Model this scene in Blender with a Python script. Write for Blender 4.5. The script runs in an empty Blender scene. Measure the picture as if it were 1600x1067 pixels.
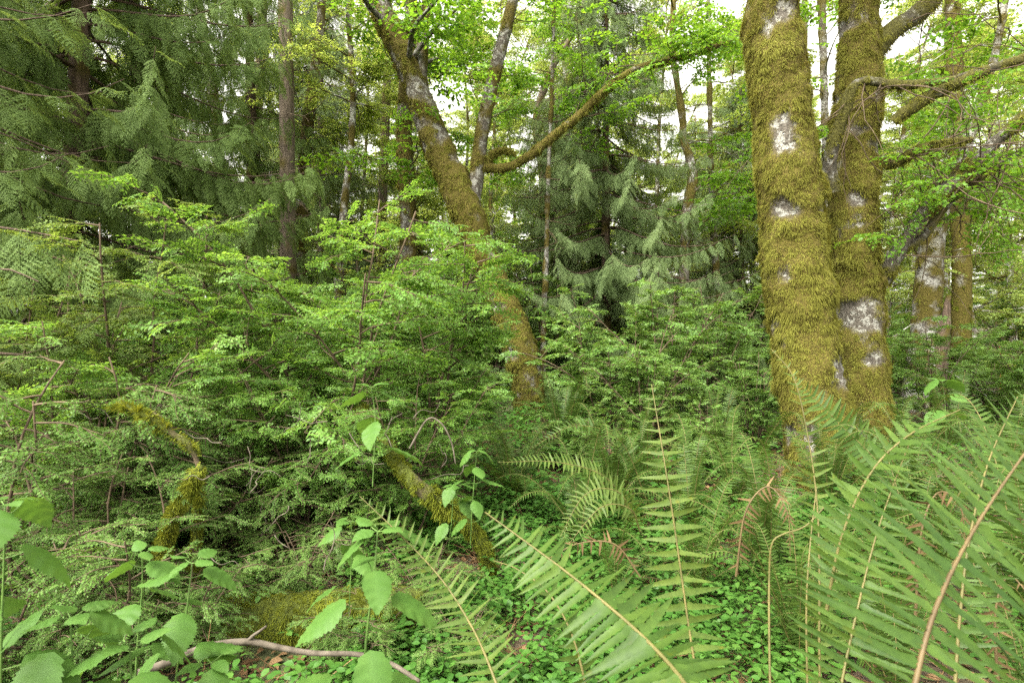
import bpy, math
import numpy as np
from mathutils import Vector

# ------------------------------------------------------------------ camera, sky, sun, exposure
scene = bpy.context.scene
COL = scene.collection
R = math.radians
F = 889.0                      # focal length in photo pixels (20 mm on 36 mm)
CAMZ = 1.55
cam_d = bpy.data.cameras.new('camera')
cam_d.lens = 20.0
cam_d.sensor_width = 36.0
cam_d.clip_start = 0.05
cam_d.clip_end = 3000
cam_d.dof.use_dof = True
cam_d.dof.focus_distance = 4.5
cam_d.dof.aperture_fstop = 9.0
cam = bpy.data.objects.new('camera', cam_d)
cam.location = (0, 0, CAMZ)
cam.rotation_euler = (R(90), 0, 0)
COL.objects.link(cam)
scene.camera = cam

SUN_EL, SUN_AZ = 52.0, -140.0    # azimuth from +Y towards +X (high, behind the camera's left shoulder)
world = bpy.data.worlds.new('World')
scene.world = world
world.use_nodes = True
wn = world.node_tree
sky = wn.nodes.new('ShaderNodeTexSky')
sky.sky_type = 'NISHITA'
sky.sun_disc = False
sky.sun_elevation = R(SUN_EL)
sky.sun_rotation = R(SUN_AZ)
sky.air_density = 1.0
sky.dust_density = 5.0
sky.ozone_density = 1.0
bg = wn.nodes['Background']
hsv = wn.nodes.new('ShaderNodeHueSaturation')
hsv.inputs['Saturation'].default_value = 0.05     # overcast: a nearly white sky
wn.links.new(sky.outputs[0], hsv.inputs['Color'])
warm = wn.nodes.new('ShaderNodeMix')
warm.data_type = 'RGBA'; warm.blend_type = 'MULTIPLY'
warm.inputs[0].default_value = 1.0
warm.inputs[7].default_value = (1.0, .965, .87, 1)   # cloud light, slightly warm
wn.links.new(hsv.outputs[0], warm.inputs[6])
wn.links.new(warm.outputs[2], bg.inputs[0])
bg.inputs[1].default_value = 0.15

sun_d = bpy.data.lights.new('sun', 'SUN')
sun_d.energy = 0.9
sun_d.angle = R(25)
sun_d.color = (1.0, 0.96, 0.88)
sun = bpy.data.objects.new('sun', sun_d)
sd = Vector((math.cos(R(SUN_EL)) * math.sin(R(SUN_AZ)), math.cos(R(SUN_EL)) * math.cos(R(SUN_AZ)), math.sin(R(SUN_EL))))
sun.rotation_euler = sd.to_track_quat('Z', 'Y').to_euler()
sun.location = sd * 60
COL.objects.link(sun)

scene.view_settings.view_transform = 'Standard'
scene.view_settings.look = 'None'
scene.view_settings.exposure = 2.65
scene.view_settings.gamma = 1.0
scene.render.engine = 'CYCLES'
cy = scene.cycles
cy.max_bounces = 8
cy.diffuse_bounces = 5
cy.glossy_bounces = 2
cy.transmission_bounces = 4
cy.use_denoising = False

# ------------------------------------------------------------------ small maths
rng = np.random.default_rng(11)


def seed(n):
    global rng
    rng = np.random.default_rng(n)


def U(a, b, n=None):
    return rng.uniform(a, b, n)


def nrm(v):
    v = np.asarray(v, float)
    return v / np.maximum(np.linalg.norm(v, axis=-1, keepdims=True), 1e-9)


def _hash(ix, iy, iz, s):
    h = (ix.astype(np.int64) * 374761393 + iy.astype(np.int64) * 668265263 + iz.astype(np.int64) * 2147483647 + s * 974634777) & 0xffffffff
    h = ((h ^ (h >> 13)) * 1274126177) & 0xffffffff
    h = ((h ^ (h >> 16)) * 2246822519) & 0xffffffff
    return ((h ^ (h >> 15)) & 0xffffff) / float(0xffffff)


def vnoise(p, s=0):
    p = np.asarray(p, float)
    i = np.floor(p).astype(np.int64)
    f = p - i
    f = f * f * (3 - 2 * f)
    r = 0
    for dx in (0, 1):
        for dy in (0, 1):
            for dz in (0, 1):
                w = (f[:, 0] if dx else 1 - f[:, 0]) * (f[:, 1] if dy else 1 - f[:, 1]) * (f[:, 2] if dz else 1 - f[:, 2])
                r = r + w * _hash(i[:, 0] + dx, i[:, 1] + dy, i[:, 2] + dz, s)
    return r


def fbm(p, s=0, o=3):
    a, r, t = 1.0, 0, 0
    for k in range(o):
        r = r + a * vnoise(np.asarray(p) * 2 ** k, s + k)
        t += a
        a *= .5
    return r / t


def ground(x, y):
    x = np.atleast_1d(np.asarray(x, float)); y = np.atleast_1d(np.asarray(y, float))
    p = np.stack([x * .55, y * .55, 0 * x], -1)
    d = np.hypot(x, y)
    return 0.045 * np.clip(y, -5, 60) + (fbm(p, 3, 3) - .5) * .34 * np.clip(d / 4, 0, 1) + 0.02 * np.clip(y - 25, 0, 60)


def gz(x, y):
    return float(ground(x, y)[0])


def at(px, py, Y):
    """world point seen at photo pixel (px, py) at distance Y in front of the camera"""
    return np.array([(px - 800) / F * Y, Y, CAMZ - (py - 533.5) / F * Y])


def spot(px, Y):
    x = (px - 800) / F * Y
    return np.array([x, Y, gz(x, Y)])


def catmull(P, n):
    P = np.asarray(P, float)
    if len(P) == 2:
        t = np.linspace(0, 1, n)[:, None]
        return P[0] * (1 - t) + P[1] * t
    Q = np.vstack([2 * P[0] - P[1], P, 2 * P[-1] - P[-2]])
    d = np.r_[0, np.cumsum(np.linalg.norm(np.diff(P[:, :3], axis=0), axis=1))]
    s = np.linspace(0, d[-1], n)
    k = np.clip(np.searchsorted(d, s, side='right') - 1, 0, len(P) - 2)
    t = ((s - d[k]) / np.maximum(d[k + 1] - d[k], 1e-9))[:, None]
    a, b, c, e = Q[k], Q[k + 1], Q[k + 2], Q[k + 3]
    return .5 * (2 * b + (c - a) * t + (2 * a - 5 * b + 4 * c - e) * t ** 2 + (3 * b - a - 3 * c + e) * t ** 3)


def wander(p0, d0, L, n, wig=.2, pull=(0, 0, 0)):
    """a wandering polyline of n points"""
    p = np.array(p0, float); d = nrm(d0); out = [p.copy()]
    st = L / (n - 1)
    pull = np.asarray(pull, float)
    for _ in range(n - 1):
        d = nrm(d + rng.normal(0, wig, 3) + pull)
        p = p + d * st
        out.append(p.copy())
    return np.array(out)


# ------------------------------------------------------------------ mesh collecting
class Geo:
    def __init__(self):
        self.V, self.T, self.Q, self.A, self.n = [], [], [], [], 0
        self.UVV = []

    def add(self, V, T=None, Q=None, attr=None):
        V = np.asarray(V, float)
        if T is not None and len(T):
            self.T.append(np.asarray(T) + self.n)
        if Q is not None and len(Q):
            self.Q.append(np.asarray(Q) + self.n)
        self.V.append(V)
        self.A.append(np.zeros(len(V)) if attr is None else np.asarray(attr, float))
        self.n += len(V)

    def bake(self, tpl, Rm, loc):
        """copy template (V,T,Q) with N matrices (N,3,3) and places (N,3) into this mesh"""
        V, T, Q = tpl
        N = len(loc)
        if not N:
            return
        W = np.einsum('nij,vj->nvi', Rm, V) + np.asarray(loc)[:, None, :]
        off = (np.arange(N) * len(V))[:, None, None]
        self.add(W.reshape(-1, 3), (T[None] + off).reshape(-1, 3) if T is not None and len(T) else None,
                 (Q[None] + off).reshape(-1, 4) if Q is not None and len(Q) else None)

    def data(self):
        V = np.vstack(self.V)
        T = np.vstack(self.T) if self.T else np.zeros((0, 3), int)
        Q = np.vstack(self.Q) if self.Q else np.zeros((0, 4), int)
        return V, T, Q

    def mesh(self, name, mat, smooth=True, attr=None):
        V, T, Q = self.data()
        me = bpy.data.meshes.new(name)
        me.vertices.add(len(V))
        me.vertices.foreach_set('co', V.astype(np.float32).ravel())
        nl = len(T) * 3 + len(Q) * 4
        me.loops.add(nl)
        me.loops.foreach_set('vertex_index', np.concatenate([T.ravel(), Q.ravel()]).astype(np.int32))
        me.polygons.add(len(T) + len(Q))
        ls = np.concatenate([np.arange(len(T)) * 3, len(T) * 3 + np.arange(len(Q)) * 4]).astype(np.int32)
        me.polygons.foreach_set('loop_start', ls)
        if attr:
            a = me.attributes.new(attr, 'FLOAT', 'POINT')
            a.data.foreach_set('value', np.concatenate(self.A).astype(np.float32))
        me.materials.append(mat)
        me.update(calc_edges=True)
        me.polygons.foreach_set('use_smooth', np.full(len(T) + len(Q), bool(smooth)))
        return me


def put(name, geo, mat, parent=None, smooth=True, attr=None, loc=None):
    me = geo if isinstance(geo, bpy.types.Mesh) else geo.mesh(name, mat, smooth, attr)
    o = bpy.data.objects.new(name, me)
    COL.objects.link(o)
    if parent is not None:
        o.parent = parent
    if loc is not None:
        o.location = loc
    return o


def thing(name, label, cat, loc=(0, 0, 0), rz=0.0, group=None, sc=1.0):
    o = bpy.data.objects.new(name, None)
    o.empty_display_size = .1
    COL.objects.link(o)
    o.location = loc
    o.rotation_euler = (0, 0, rz)
    o.scale = (sc, sc, sc)
    tag(o, label, cat, group)
    return o


def tag(o, label=None, cat=None, group=None, kind=None):
    if label: o['label'] = label
    if cat: o['category'] = cat
    if group: o['group'] = group
    if kind: o['kind'] = kind
    return o


def copy_tree(o, parent=None):
    c = o.copy()
    COL.objects.link(c)
    if parent is not None:
        c.parent = parent
    for ch in [x for x in KIDS.get(o.name, ())] or list(o.children):
        copy_tree(ch, c)
    return c


KIDS = {}


def frames(d, up):
    """matrices with columns x = d, z ~ up, y = z cross x"""
    d = nrm(d); up = np.broadcast_to(np.asarray(up, float), d.shape)
    z = nrm(up - (up * d).sum(-1, keepdims=True) * d)
    y = np.cross(z, d)
    return np.stack([d, y, z], -1)


def tube(geo, P, rad, k=6, disp=None, cap=True):
    P = np.asarray(P, float); n = len(P)
    rad = np.broadcast_to(np.asarray(rad, float), (n,))
    T = nrm(np.gradient(P, axis=0))
    a = np.cross(T[0], [0.1, .95, .3] if abs(T[0][2]) > .9 else [0, 0, 1]); a = nrm(a)
    ax = [a]
    for i in range(1, n):
        a = a - T[i] * a.dot(T[i]); a = nrm(a); ax.append(a)
    A = np.array(ax); B = np.cross(T, A)
    th = np.linspace(0, 2 * np.pi, k, endpoint=False)
    N = A[:, None, :] * np.cos(th)[None, :, None] + B[:, None, :] * np.sin(th)[None, :, None]
    V = P[:, None, :] + N * rad[:, None, None]
    V = V.reshape(-1, 3); N = N.reshape(-1, 3)
    attr = None
    if disp is not None:
        dv, attr = disp(V, N)
        V = V + N * dv[:, None]
    i = np.arange(n - 1)[:, None] * k; j = np.arange(k)[None]
    Q = np.stack([i + j, i + (j + 1) % k, i + k + (j + 1) % k, i + k + j], -1).reshape(-1, 4)
    Tt = None
    if cap:
        V = np.vstack([V, P[-1:] + T[-1] * rad[-1] * .5])
        if attr is not None: attr = np.r_[attr, attr[-1]]
        j = np.arange(k); b = (n - 1) * k
        Tt = np.stack([b + j, b + (j + 1) % k, np.full(k, n * k)], -1)
    geo.add(V, Tt, Q, attr)
    return V, N, Q, attr


# ------------------------------------------------------------------ materials
def nodes(name):
    m = bpy.data.materials.new(name)
    m.use_nodes = True
    nt = m.node_tree
    nt.nodes.clear()
    out = nt.nodes.new('ShaderNodeOutputMaterial')
    return m, nt, out


def N_(nt, t, **kw):
    n = nt.nodes.new(t)
    for k, v in kw.items():
        if k in n.inputs:
            n.inputs[k].default_value = v
        else:
            setattr(n, k, v)
    return n


def ramp(nt, src, stops):
    r = nt.nodes.new('ShaderNodeValToRGB')
    e = r.color_ramp.elements
    e[0].position, e[0].color = stops[0][0], (*stops[0][1], 1)
    e[1].position, e[1].color = stops[-1][0], (*stops[-1][1], 1)
    for p, c in stops[1:-1]:
        x = e.new(p); x.color = (*c, 1)
    nt.links.new(src, r.inputs[0])
    return r.outputs[0]


def leaf_mat(name, cols, trans=.35, rough=.5, spec=.35, tcol=1.35, patch=1.2, objvar=True, mottle=0.0):
    """cols: dark..light colours of single leaves; each leaf picks its own, with slow drifts through the plant"""
    m, nt, out = nodes(name)
    L = nt.links.new
    g = N_(nt, 'ShaderNodeNewGeometry')
    tc = N_(nt, 'ShaderNodeTexCoord')
    nz = N_(nt, 'ShaderNodeTexNoise', Scale=patch, Detail=2.0)
    L(tc.outputs['Object'], nz.inputs['Vector'])
    oi = N_(nt, 'ShaderNodeObjectInfo')
    a = N_(nt, 'ShaderNodeMath', operation='MULTIPLY_ADD')
    L(g.outputs['Random Per Island'], a.inputs[0]); a.inputs[1].default_value = .5
    b = N_(nt, 'ShaderNodeMath', operation='MULTIPLY_ADD')
    L(nz.outputs[0], b.inputs[0]); b.inputs[1].default_value = .9; b.inputs[2].default_value = -.3
    L(b.outputs[0], a.inputs[2])
    c = N_(nt, 'ShaderNodeMath', operation='MULTIPLY_ADD')
    L(oi.outputs['Random'], c.inputs[0]); c.inputs[1].default_value = .14 if objvar else 0.0
    L(a.outputs[0], c.inputs[2])
    s = np.linspace(.05, 1.0, len(cols))
    col = ramp(nt, c.outputs[0], [(float(p), q) for p, q in zip(s, cols)])
    if mottle:
        n9 = N_(nt, 'ShaderNodeTexNoise', Scale=mottle, Detail=4.0, Roughness=.65)
        L(tc.outputs['Object'], n9.inputs['Vector'])
        mc = ramp(nt, n9.outputs[0], [(.28, (1.25, .95, .55)), (.42, (.8, .82, .8)), (.6, (1.12, 1.08, 1.0)), (.75, (.85, .9, .8))])
        m9 = N_(nt, 'ShaderNodeMix', data_type='RGBA', blend_type='MULTIPLY')
        m9.inputs[0].default_value = 1.0
        L(col, m9.inputs[6]); L(mc, m9.inputs[7])
        col = m9.outputs[2]
    p = N_(nt, 'ShaderNodeBsdfPrincipled', Roughness=rough)
    p.inputs['Specular IOR Level'].default_value = spec
    L(col, p.inputs['Base Color'])
    t = N_(nt, 'ShaderNodeBsdfTranslucent')
    mx = N_(nt, 'ShaderNodeMix', data_type='RGBA', blend_type='MULTIPLY')
    mx.inputs[0].default_value = 1.0
    L(col, mx.inputs[6]); mx.inputs[7].default_value = (tcol * 1.15, tcol, tcol * .6, 1)
    L(mx.outputs[2], t.inputs[0])
    sh = N_(nt, 'ShaderNodeMixShader')
    sh.inputs[0].default_value = trans
    L(p.outputs[0], sh.inputs[1]); L(t.outputs[0], sh.inputs[2])
    L(sh.outputs[0], out.inputs[0])
    return m


def bark_mat(name, dark, light, lichen=None, lich_amt=.5, stretch=.25, scale=9.0, moss=(.11, .09, .018), rough=.9, mossy=.0):
    m, nt, out = nodes(name)
    L = nt.links.new
    tc = N_(nt, 'ShaderNodeTexCoord')
    mp = N_(nt, 'ShaderNodeMapping')
    mp.inputs['Scale'].default_value = (1, 1, stretch)
    L(tc.outputs['Object'], mp.inputs[0])
    n1 = N_(nt, 'ShaderNodeTexNoise', Scale=scale * 2.2, Detail=8.0, Roughness=.65)
    L(mp.outputs[0], n1.inputs['Vector'])
    col = ramp(nt, n1.outputs[0], [(.3, dark), (.7, light)])
    n2 = N_(nt, 'ShaderNodeTexNoise', Scale=scale * .8, Detail=9.0, Roughness=.72)
    L(tc.outputs['Object'], n2.inputs['Vector'])
    if lichen:
        f = ramp(nt, n2.outputs[0], [(.62 - .22 * lich_amt, (0, 0, 0)), (.635 - .22 * lich_amt, (1, 1, 1))])
        mx = N_(nt, 'ShaderNodeMix', data_type='RGBA')
        L(f, mx.inputs[0]); L(col, mx.inputs[6])
        n4 = N_(nt, 'ShaderNodeTexNoise', Scale=scale * 3.2, Detail=8.0, Roughness=.75)
        L(tc.outputs['Object'], n4.inputs['Vector'])
        lc = ramp(nt, n4.outputs[0], [(.36, tuple(.25 * x for x in lichen)), (.44, tuple(.7 * x for x in lichen)), (.6, lichen)])
        L(lc, mx.inputs[7])
        col = mx.outputs[2]
    at_ = N_(nt, 'ShaderNodeAttribute', attribute_name='moss')
    n3 = N_(nt, 'ShaderNodeTexNoise', Scale=60.0, Detail=3.0)
    L(tc.outputs['Object'], n3.inputs['Vector'])
    mc = ramp(nt, n3.outputs[0], [(.3, tuple(.35 * x for x in moss)), (.7, moss)])
    mx = N_(nt, 'ShaderNodeMix', data_type='RGBA')
    n5 = N_(nt, 'ShaderNodeTexNoise', Scale=3.0, Detail=5.0)
    L(tc.outputs['Object'], n5.inputs['Vector'])
    mm = ramp(nt, n5.outputs[0], [(.62 - .3 * mossy, (0, 0, 0)), (.72 - .3 * mossy, (1, 1, 1))])
    fa = N_(nt, 'ShaderNodeMath', operation='MAXIMUM')
    ms = N_(nt, 'ShaderNodeMath', operation='MULTIPLY')
    L(mm, ms.inputs[0]); ms.inputs[1].default_value = 1.0 if mossy > 0 else 0.0
    L(at_.outputs['Fac'], fa.inputs[0]); L(ms.outputs[0], fa.inputs[1])
    L(fa.outputs[0], mx.inputs[0]); L(col, mx.inputs[6]); L(mc, mx.inputs[7])
    p = N_(nt, 'ShaderNodeBsdfPrincipled', Roughness=rough)
    p.inputs['Specular IOR Level'].default_value = .2
    L(mx.outputs[2], p.inputs['Base Color'])
    bp = N_(nt, 'ShaderNodeBump', Strength=1.0, Distance=.03)
    L(n1.outputs[0], bp.inputs['Height'])
    L(bp.outputs[0], p.inputs['Normal'])
    L(p.outputs[0], out.inputs[0])
    return m


def plain_mat(name, c1, c2, scale=20, rough=.7, spec=.3):
    m, nt, out = nodes(name)
    L = nt.links.new
    tc = N_(nt, 'ShaderNodeTexCoord')
    n1 = N_(nt, 'ShaderNodeTexNoise', Scale=scale, Detail=5.0)
    L(tc.outputs['Object'], n1.inputs['Vector'])
    col = ramp(nt, n1.outputs[0], [(.3, c1), (.7, c2)])
    p = N_(nt, 'ShaderNodeBsdfPrincipled', Roughness=rough)
    p.inputs['Specular IOR Level'].default_value = spec
    L(col, p.inputs['Base Color'])
    L(p.outputs[0], out.inputs[0])
    return m


MT = dict(
    alder=leaf_mat('alder_leaf', [(.075, .17, .018), (.13, .27, .025), (.22, .36, .035)], .5, .5, .3, 1.5, .4),
    alder_far=leaf_mat('far_alder_leaf', [(.18, .27, .06), (.25, .34, .09), (.34, .42, .15)], .55, .6, .2, 1.4, .25),  # light green leaves, coloured paler still to stand in for distance haze
    shrub=leaf_mat('bright_shrub_leaf', [(.064, .15, .024), (.118, .235, .038), (.205, .34, .075)], .5, .5, .3, 1.4, 1.6),
    shrub_fine=leaf_mat('pale_shrub_leaf', [(.07, .13, .025), (.13, .205, .04), (.22, .30, .085)], .45, .5, .25, 1.4, 1.6),
    ever=leaf_mat('evergreen_shrub_leaf', [(.045, .10, .018), (.085, .165, .03), (.15, .235, .055)], .32, .5, .2, 1.3, 1.6),
    berry=leaf_mat('berry_bush_leaf', [(.065, .145, .025), (.115, .215, .038), (.20, .31, .08)], .42, .5, .35, 1.4, 1.2),
    cedar=leaf_mat('cedar_spray', [(.075, .125, .034), (.13, .20, .056), (.21, .29, .10)], .45, .65, .15, 1.3, .9),
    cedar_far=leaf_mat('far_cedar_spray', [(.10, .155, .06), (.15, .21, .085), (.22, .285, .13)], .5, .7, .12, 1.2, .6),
    fern=leaf_mat('fern_green', [(.027, .062, .011), (.052, .098, .017), (.092, .148, .03)], .35, .5, .22, 1.4, 1.5, mottle=45.0),
    fern_young=leaf_mat('young_fern_green', [(.055, .095, .018), (.08, .125, .024), (.115, .16, .038)], .4, .5, .22, 1.4, 1.5, mottle=45.0),
    fern_dead=leaf_mat('withered_fern_brown', [(.05, .032, .016), (.10, .066, .03), (.17, .12, .06)], .2, .8, .1, 1.0, 3),
    nettle=leaf_mat('nettle_leaf', [(.044, .108, .018), (.066, .145, .027), (.10, .18, .038)], .35, .55, .25, 1.4, 2, mottle=60.0),
    cover=leaf_mat('ground_cover_leaf', [(.03, .09, .014), (.055, .14, .02), (.10, .19, .035)], .35, .5, .25, 1.3, 1.0),
    moss=leaf_mat('moss_strand', [(.076, .062, .019), (.124, .122, .024), (.176, .18, .034), (.25, .25, .066)], .4, .9, .05, 1.25, 3.0),
    moss_green=leaf_mat('green_moss_strand', [(.08, .10, .012), (.145, .17, .02), (.22, .24, .04)], .4, .9, .05, 1.25, 5.0),
    litter=leaf_mat('leaf_litter', [(.05, .03, .015), (.13, .075, .035), (.26, .17, .09)], .1, .85, .15, 1.0, 3),
    bark=bark_mat('alder_bark', (.035, .03, .024), (.13, .115, .095), (.27, .265, .235), .45, 1.0, 16),
    bark_pale=bark_mat('pale_alder_bark', (.05, .045, .04), (.17, .155, .135), (.32, .315, .29), .6, 1.0, 14, mossy=.45),
    bark_limb=bark_mat('alder_limb_bark', (.022, .019, .014), (.09, .08, .06), (.24, .235, .21), .3, 1.0, 16, moss=(.09, .085, .02)),
    bark_log=bark_mat('log_bark', (.03, .022, .014), (.10, .075, .045), None, 0, 1.0, 10, moss=(.085, .105, .016)),
    bark_dark=bark_mat('fir_bark', (.05, .038, .028), (.17, .135, .10), None, 0, .12, 14),
    bark_cedar=bark_mat('cedar_bark', (.04, .028, .02), (.14, .1, .075), None, 0, .06, 16),
    bark_far=bark_mat('far_alder_bark', (.07, .06, .05), (.22, .2, .17), (.45, .45, .42), .5, 1.0, 7, mossy=.6),
    twig=plain_mat('shrub_twig', (.045, .032, .02), (.11, .08, .05), 15, .8, .2),
    twig_grey=plain_mat('dead_twig', (.035, .028, .02), (.13, .11, .085), 25, .85, .2),
    stalk=plain_mat('fern_stalk', (.06, .058, .016), (.115, .098, .03), 20, .6, .3),
    stalk_brown=plain_mat('brown_fern_stalk', (.06, .04, .018), (.11, .08, .032), 20, .6, .3),
    stake=plain_mat('stake_paint', (.40, .09, .03), (.5, .13, .05), 8, .6, .3),
    stalk_green=plain_mat('nettle_stem', (.05, .10, .02), (.085, .15, .03), 30, .6, .3),
)

# ------------------------------------------------------------------ leaf templates (base at origin, along +X, face +Z)
def tpl(V, T=None, Q=None):
    return np.array(V, float), (np.array(T, int) if T is not None else np.zeros((0, 3), int)), (np.array(Q, int) if Q is not None else np.zeros((0, 4), int))


def leaf_tpl(w=.25, fold=.12, droop=.1):
    """six-sided folded leaf, five vertices a side"""
    return tpl([(0, 0, 0), (.28, w * .86, fold * w), (.62, w * .8, fold * w - droop * .35), (1, 0, -droop), (.62, -w * .8, fold * w - droop * .35), (.28, -w * .86, fold * w), (.5, 0, -droop * .2)],
               [(0, 6, 1), (1, 6, 2), (2, 6, 3), (0, 5, 6), (5, 4, 6), (4, 3, 6)])


def leaf4(w=.3, fold=.2, droop=.1):
    return tpl([(0, 0, 0), (.45, w, fold * w - droop * .2), (1, 0, -droop), (.45, -w, fold * w - droop * .2)], [(0, 2, 1), (0, 3, 2)])


def scaled(Rm, s):
    return Rm * np.asarray(s)[:, None, None]


def spray_template(sd, n_main=11, n_side=5, leaf=.15, ang=55, w=.3, flat=.25, side_len=.45, full=False):
    """flat leafy twig of length 1 along +X: returns (leaves template, twig template)"""
    seed(sd)
    gl, gt = Geo(), Geo()
    lt = leaf_tpl(w) if full else leaf4(w)
    D, P, S = [], [], []
    main = np.array([[t, .04 * math.sin(t * 5 + sd), -.10 * t * t] for t in np.linspace(0, 1, 7)])
    tube(gt, main, np.linspace(.008, .003, 7), 3, cap=False)

    def leaves(path, n, l):
        t = np.linspace(.12, 1, n)
        for i, tt in enumerate(t):
            k = tt * (len(path) - 1); i0 = min(int(k), len(path) - 2); f = k - i0
            p = path[i0] * (1 - f) + path[i0 + 1] * f
            d = nrm(path[i0 + 1] - path[i0])
            for s in ((1, -1) if i < n - 1 else (0,)):
                a = R(U(ang - 15, ang + 15)) * s
                dd = np.array([d[0] * math.cos(a) - d[1] * math.sin(a), d[0] * math.sin(a) + d[1] * math.cos(a), d[2] + U(-.3, .25)])
                D.append(dd); P.append(p); S.append(l * U(.65, 1.15) * (1.0 - .35 * tt ** 3))
    leaves(main, n_main, leaf)
    for i in range(n_side):
        t = .15 + .7 * (i + U(0, .6)) / max(n_side, 1)
        p = np.array([t, .04 * math.sin(t * 5 + sd), -.10 * t * t])
        s = 1 if i % 2 else -1
        a = R(U(35, 60)) * s
        L = side_len * U(.6, 1.1) * (1 - .45 * t)
        path = p + np.array([[u * L * math.cos(a), u * L * math.sin(a), U(-.03, .03) * u - .08 * u * u] for u in np.linspace(0, 1, 4)])
        tube(gt, path, np.linspace(.005, .002, 4), 3, cap=False)
        leaves(path, max(3, int(n_main * L * .95)), leaf * .9)
    D, P, S = np.array(D), np.array(P), np.array(S)
    up = np.array([0, 0, 1.0]) + rng.normal(0, flat, (len(D), 3))
    gl.bake(lt, scaled(frames(D, up), S), P)
    return gl.data(), gt.data()


def conifer_template(sd, n_side=13, n_tert=6, reach=.4, tl=.105):
    """flat cedar spray of length 1 along +X made of narrow scale-leaf twigs"""
    seed(sd)
    g = Geo()
    D, P, S, W = [], [], [], []
    bend = U(-.15, .15); dr = U(.2, .34)

    def mp(x, y):
        return np.array([x, y + bend * x * x, -dr * x * x - .35 * abs(y) ** 1.5 + .03 * math.sin(9 * x + 7 * y)])
    ts = np.linspace(.06, .98, n_side)
    for i, t in enumerate(ts):
        for s in (1, -1):
            L = reach * (1 - t) ** .75 * (.55 + .45 * min(1, t * 4)) * U(.8, 1.15) + .03
            a = R(U(38, 52)) * s
            x0, y0 = t + (.02 if s > 0 else 0), 0
            nt_ = max(1, int(n_tert * L / reach + .5))
            prev = mp(x0, y0)
            for j in range(nt_ + 1):
                u = (j + 1) / (nt_ + 1)
                q = mp(x0 + L * u * math.cos(a), y0 + L * u * math.sin(a))
                D.append(q - prev); P.append(prev); S.append(np.linalg.norm(q - prev) * 1.15); W.append(.026)
                if j < nt_:
                    for s2 in (1, -1):
                        a2 = a + R(U(35, 50)) * s2
                        l2 = tl * (1 - .6 * u) * U(.7, 1.2)
                        D.append(np.array([math.cos(a2), math.sin(a2), U(-.35, .05)])); P.append(q); S.append(l2); W.append(.034 if tl > .1 else .02)
                prev = q
    D, P, S, W = np.array(D), np.array(P), np.array(S), np.array(W)
    Rm = frames(D, np.array([0, 0, 1.0]) + rng.normal(0, .25, (len(D), 3)))
    Rm = Rm * np.stack([S, W, S], -1)[:, None, :]
    g.bake(tpl([(0, -.25, 0), (.45, -.5, 0), (1, 0, 0), (.45, .5, 0)], None, [(0, 1, 2, 3)]), Rm, P)
    # stalk
    pts = np.array([mp(t, 0) for t in np.linspace(0, 1, 6)])
    tube(g, pts, np.linspace(.010, .004, 6), 3, cap=False)
    return g.data()


SP_SHRUB = [spray_template(100 + i, 11, 5, .15) for i in range(5)]
SP_EVER = [spray_template(120 + i, 15, 4, .115, 60, .27, .15) for i in range(5)]
SP_BERRY = [spray_template(140 + i, 6, 4, .24, 50, .33, .35, full=True) for i in range(4)]
SP_ALDER = [spray_template(160 + i, 6, 5, .17, 55, .36, .5, .6) for i in range(5)]
SP_BIG = [spray_template(170 + i, 7, 5, .14, 55, .37, .5, .6, full=True) for i in range(4)]
SP_CEDAR = [conifer_template(180 + i) for i in range(4)]
SP_CEDAR_FINE = [conifer_template(190 + i, 12, 11, .46, .055) for i in range(3)]
SP_CEDAR_AIRY = [conifer_template(198 + i, 11, 7, .36, .08) for i in range(4)]
SP_CEDAR_FAR = [conifer_template(195 + i, 9, 4, .42) for i in range(3)]


def bake_sprays(gl, gt, kinds, D, P, S, up):
    D, P, S = np.array(D), np.array(P), np.array(S)
    up = np.broadcast_to(np.asarray(up, float), D.shape)
    which = rng.integers(0, len(kinds), len(D))
    Rm = scaled(frames(D, up), S)
    for k, kd in enumerate(kinds):
        m = which == k
        if isinstance(kd[0], tuple):
            gl.bake(kd[0], Rm[m], P[m]); gt.bake(kd[1], Rm[m], P[m])
        else:
            gl.bake(kd, Rm[m], P[m])


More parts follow.
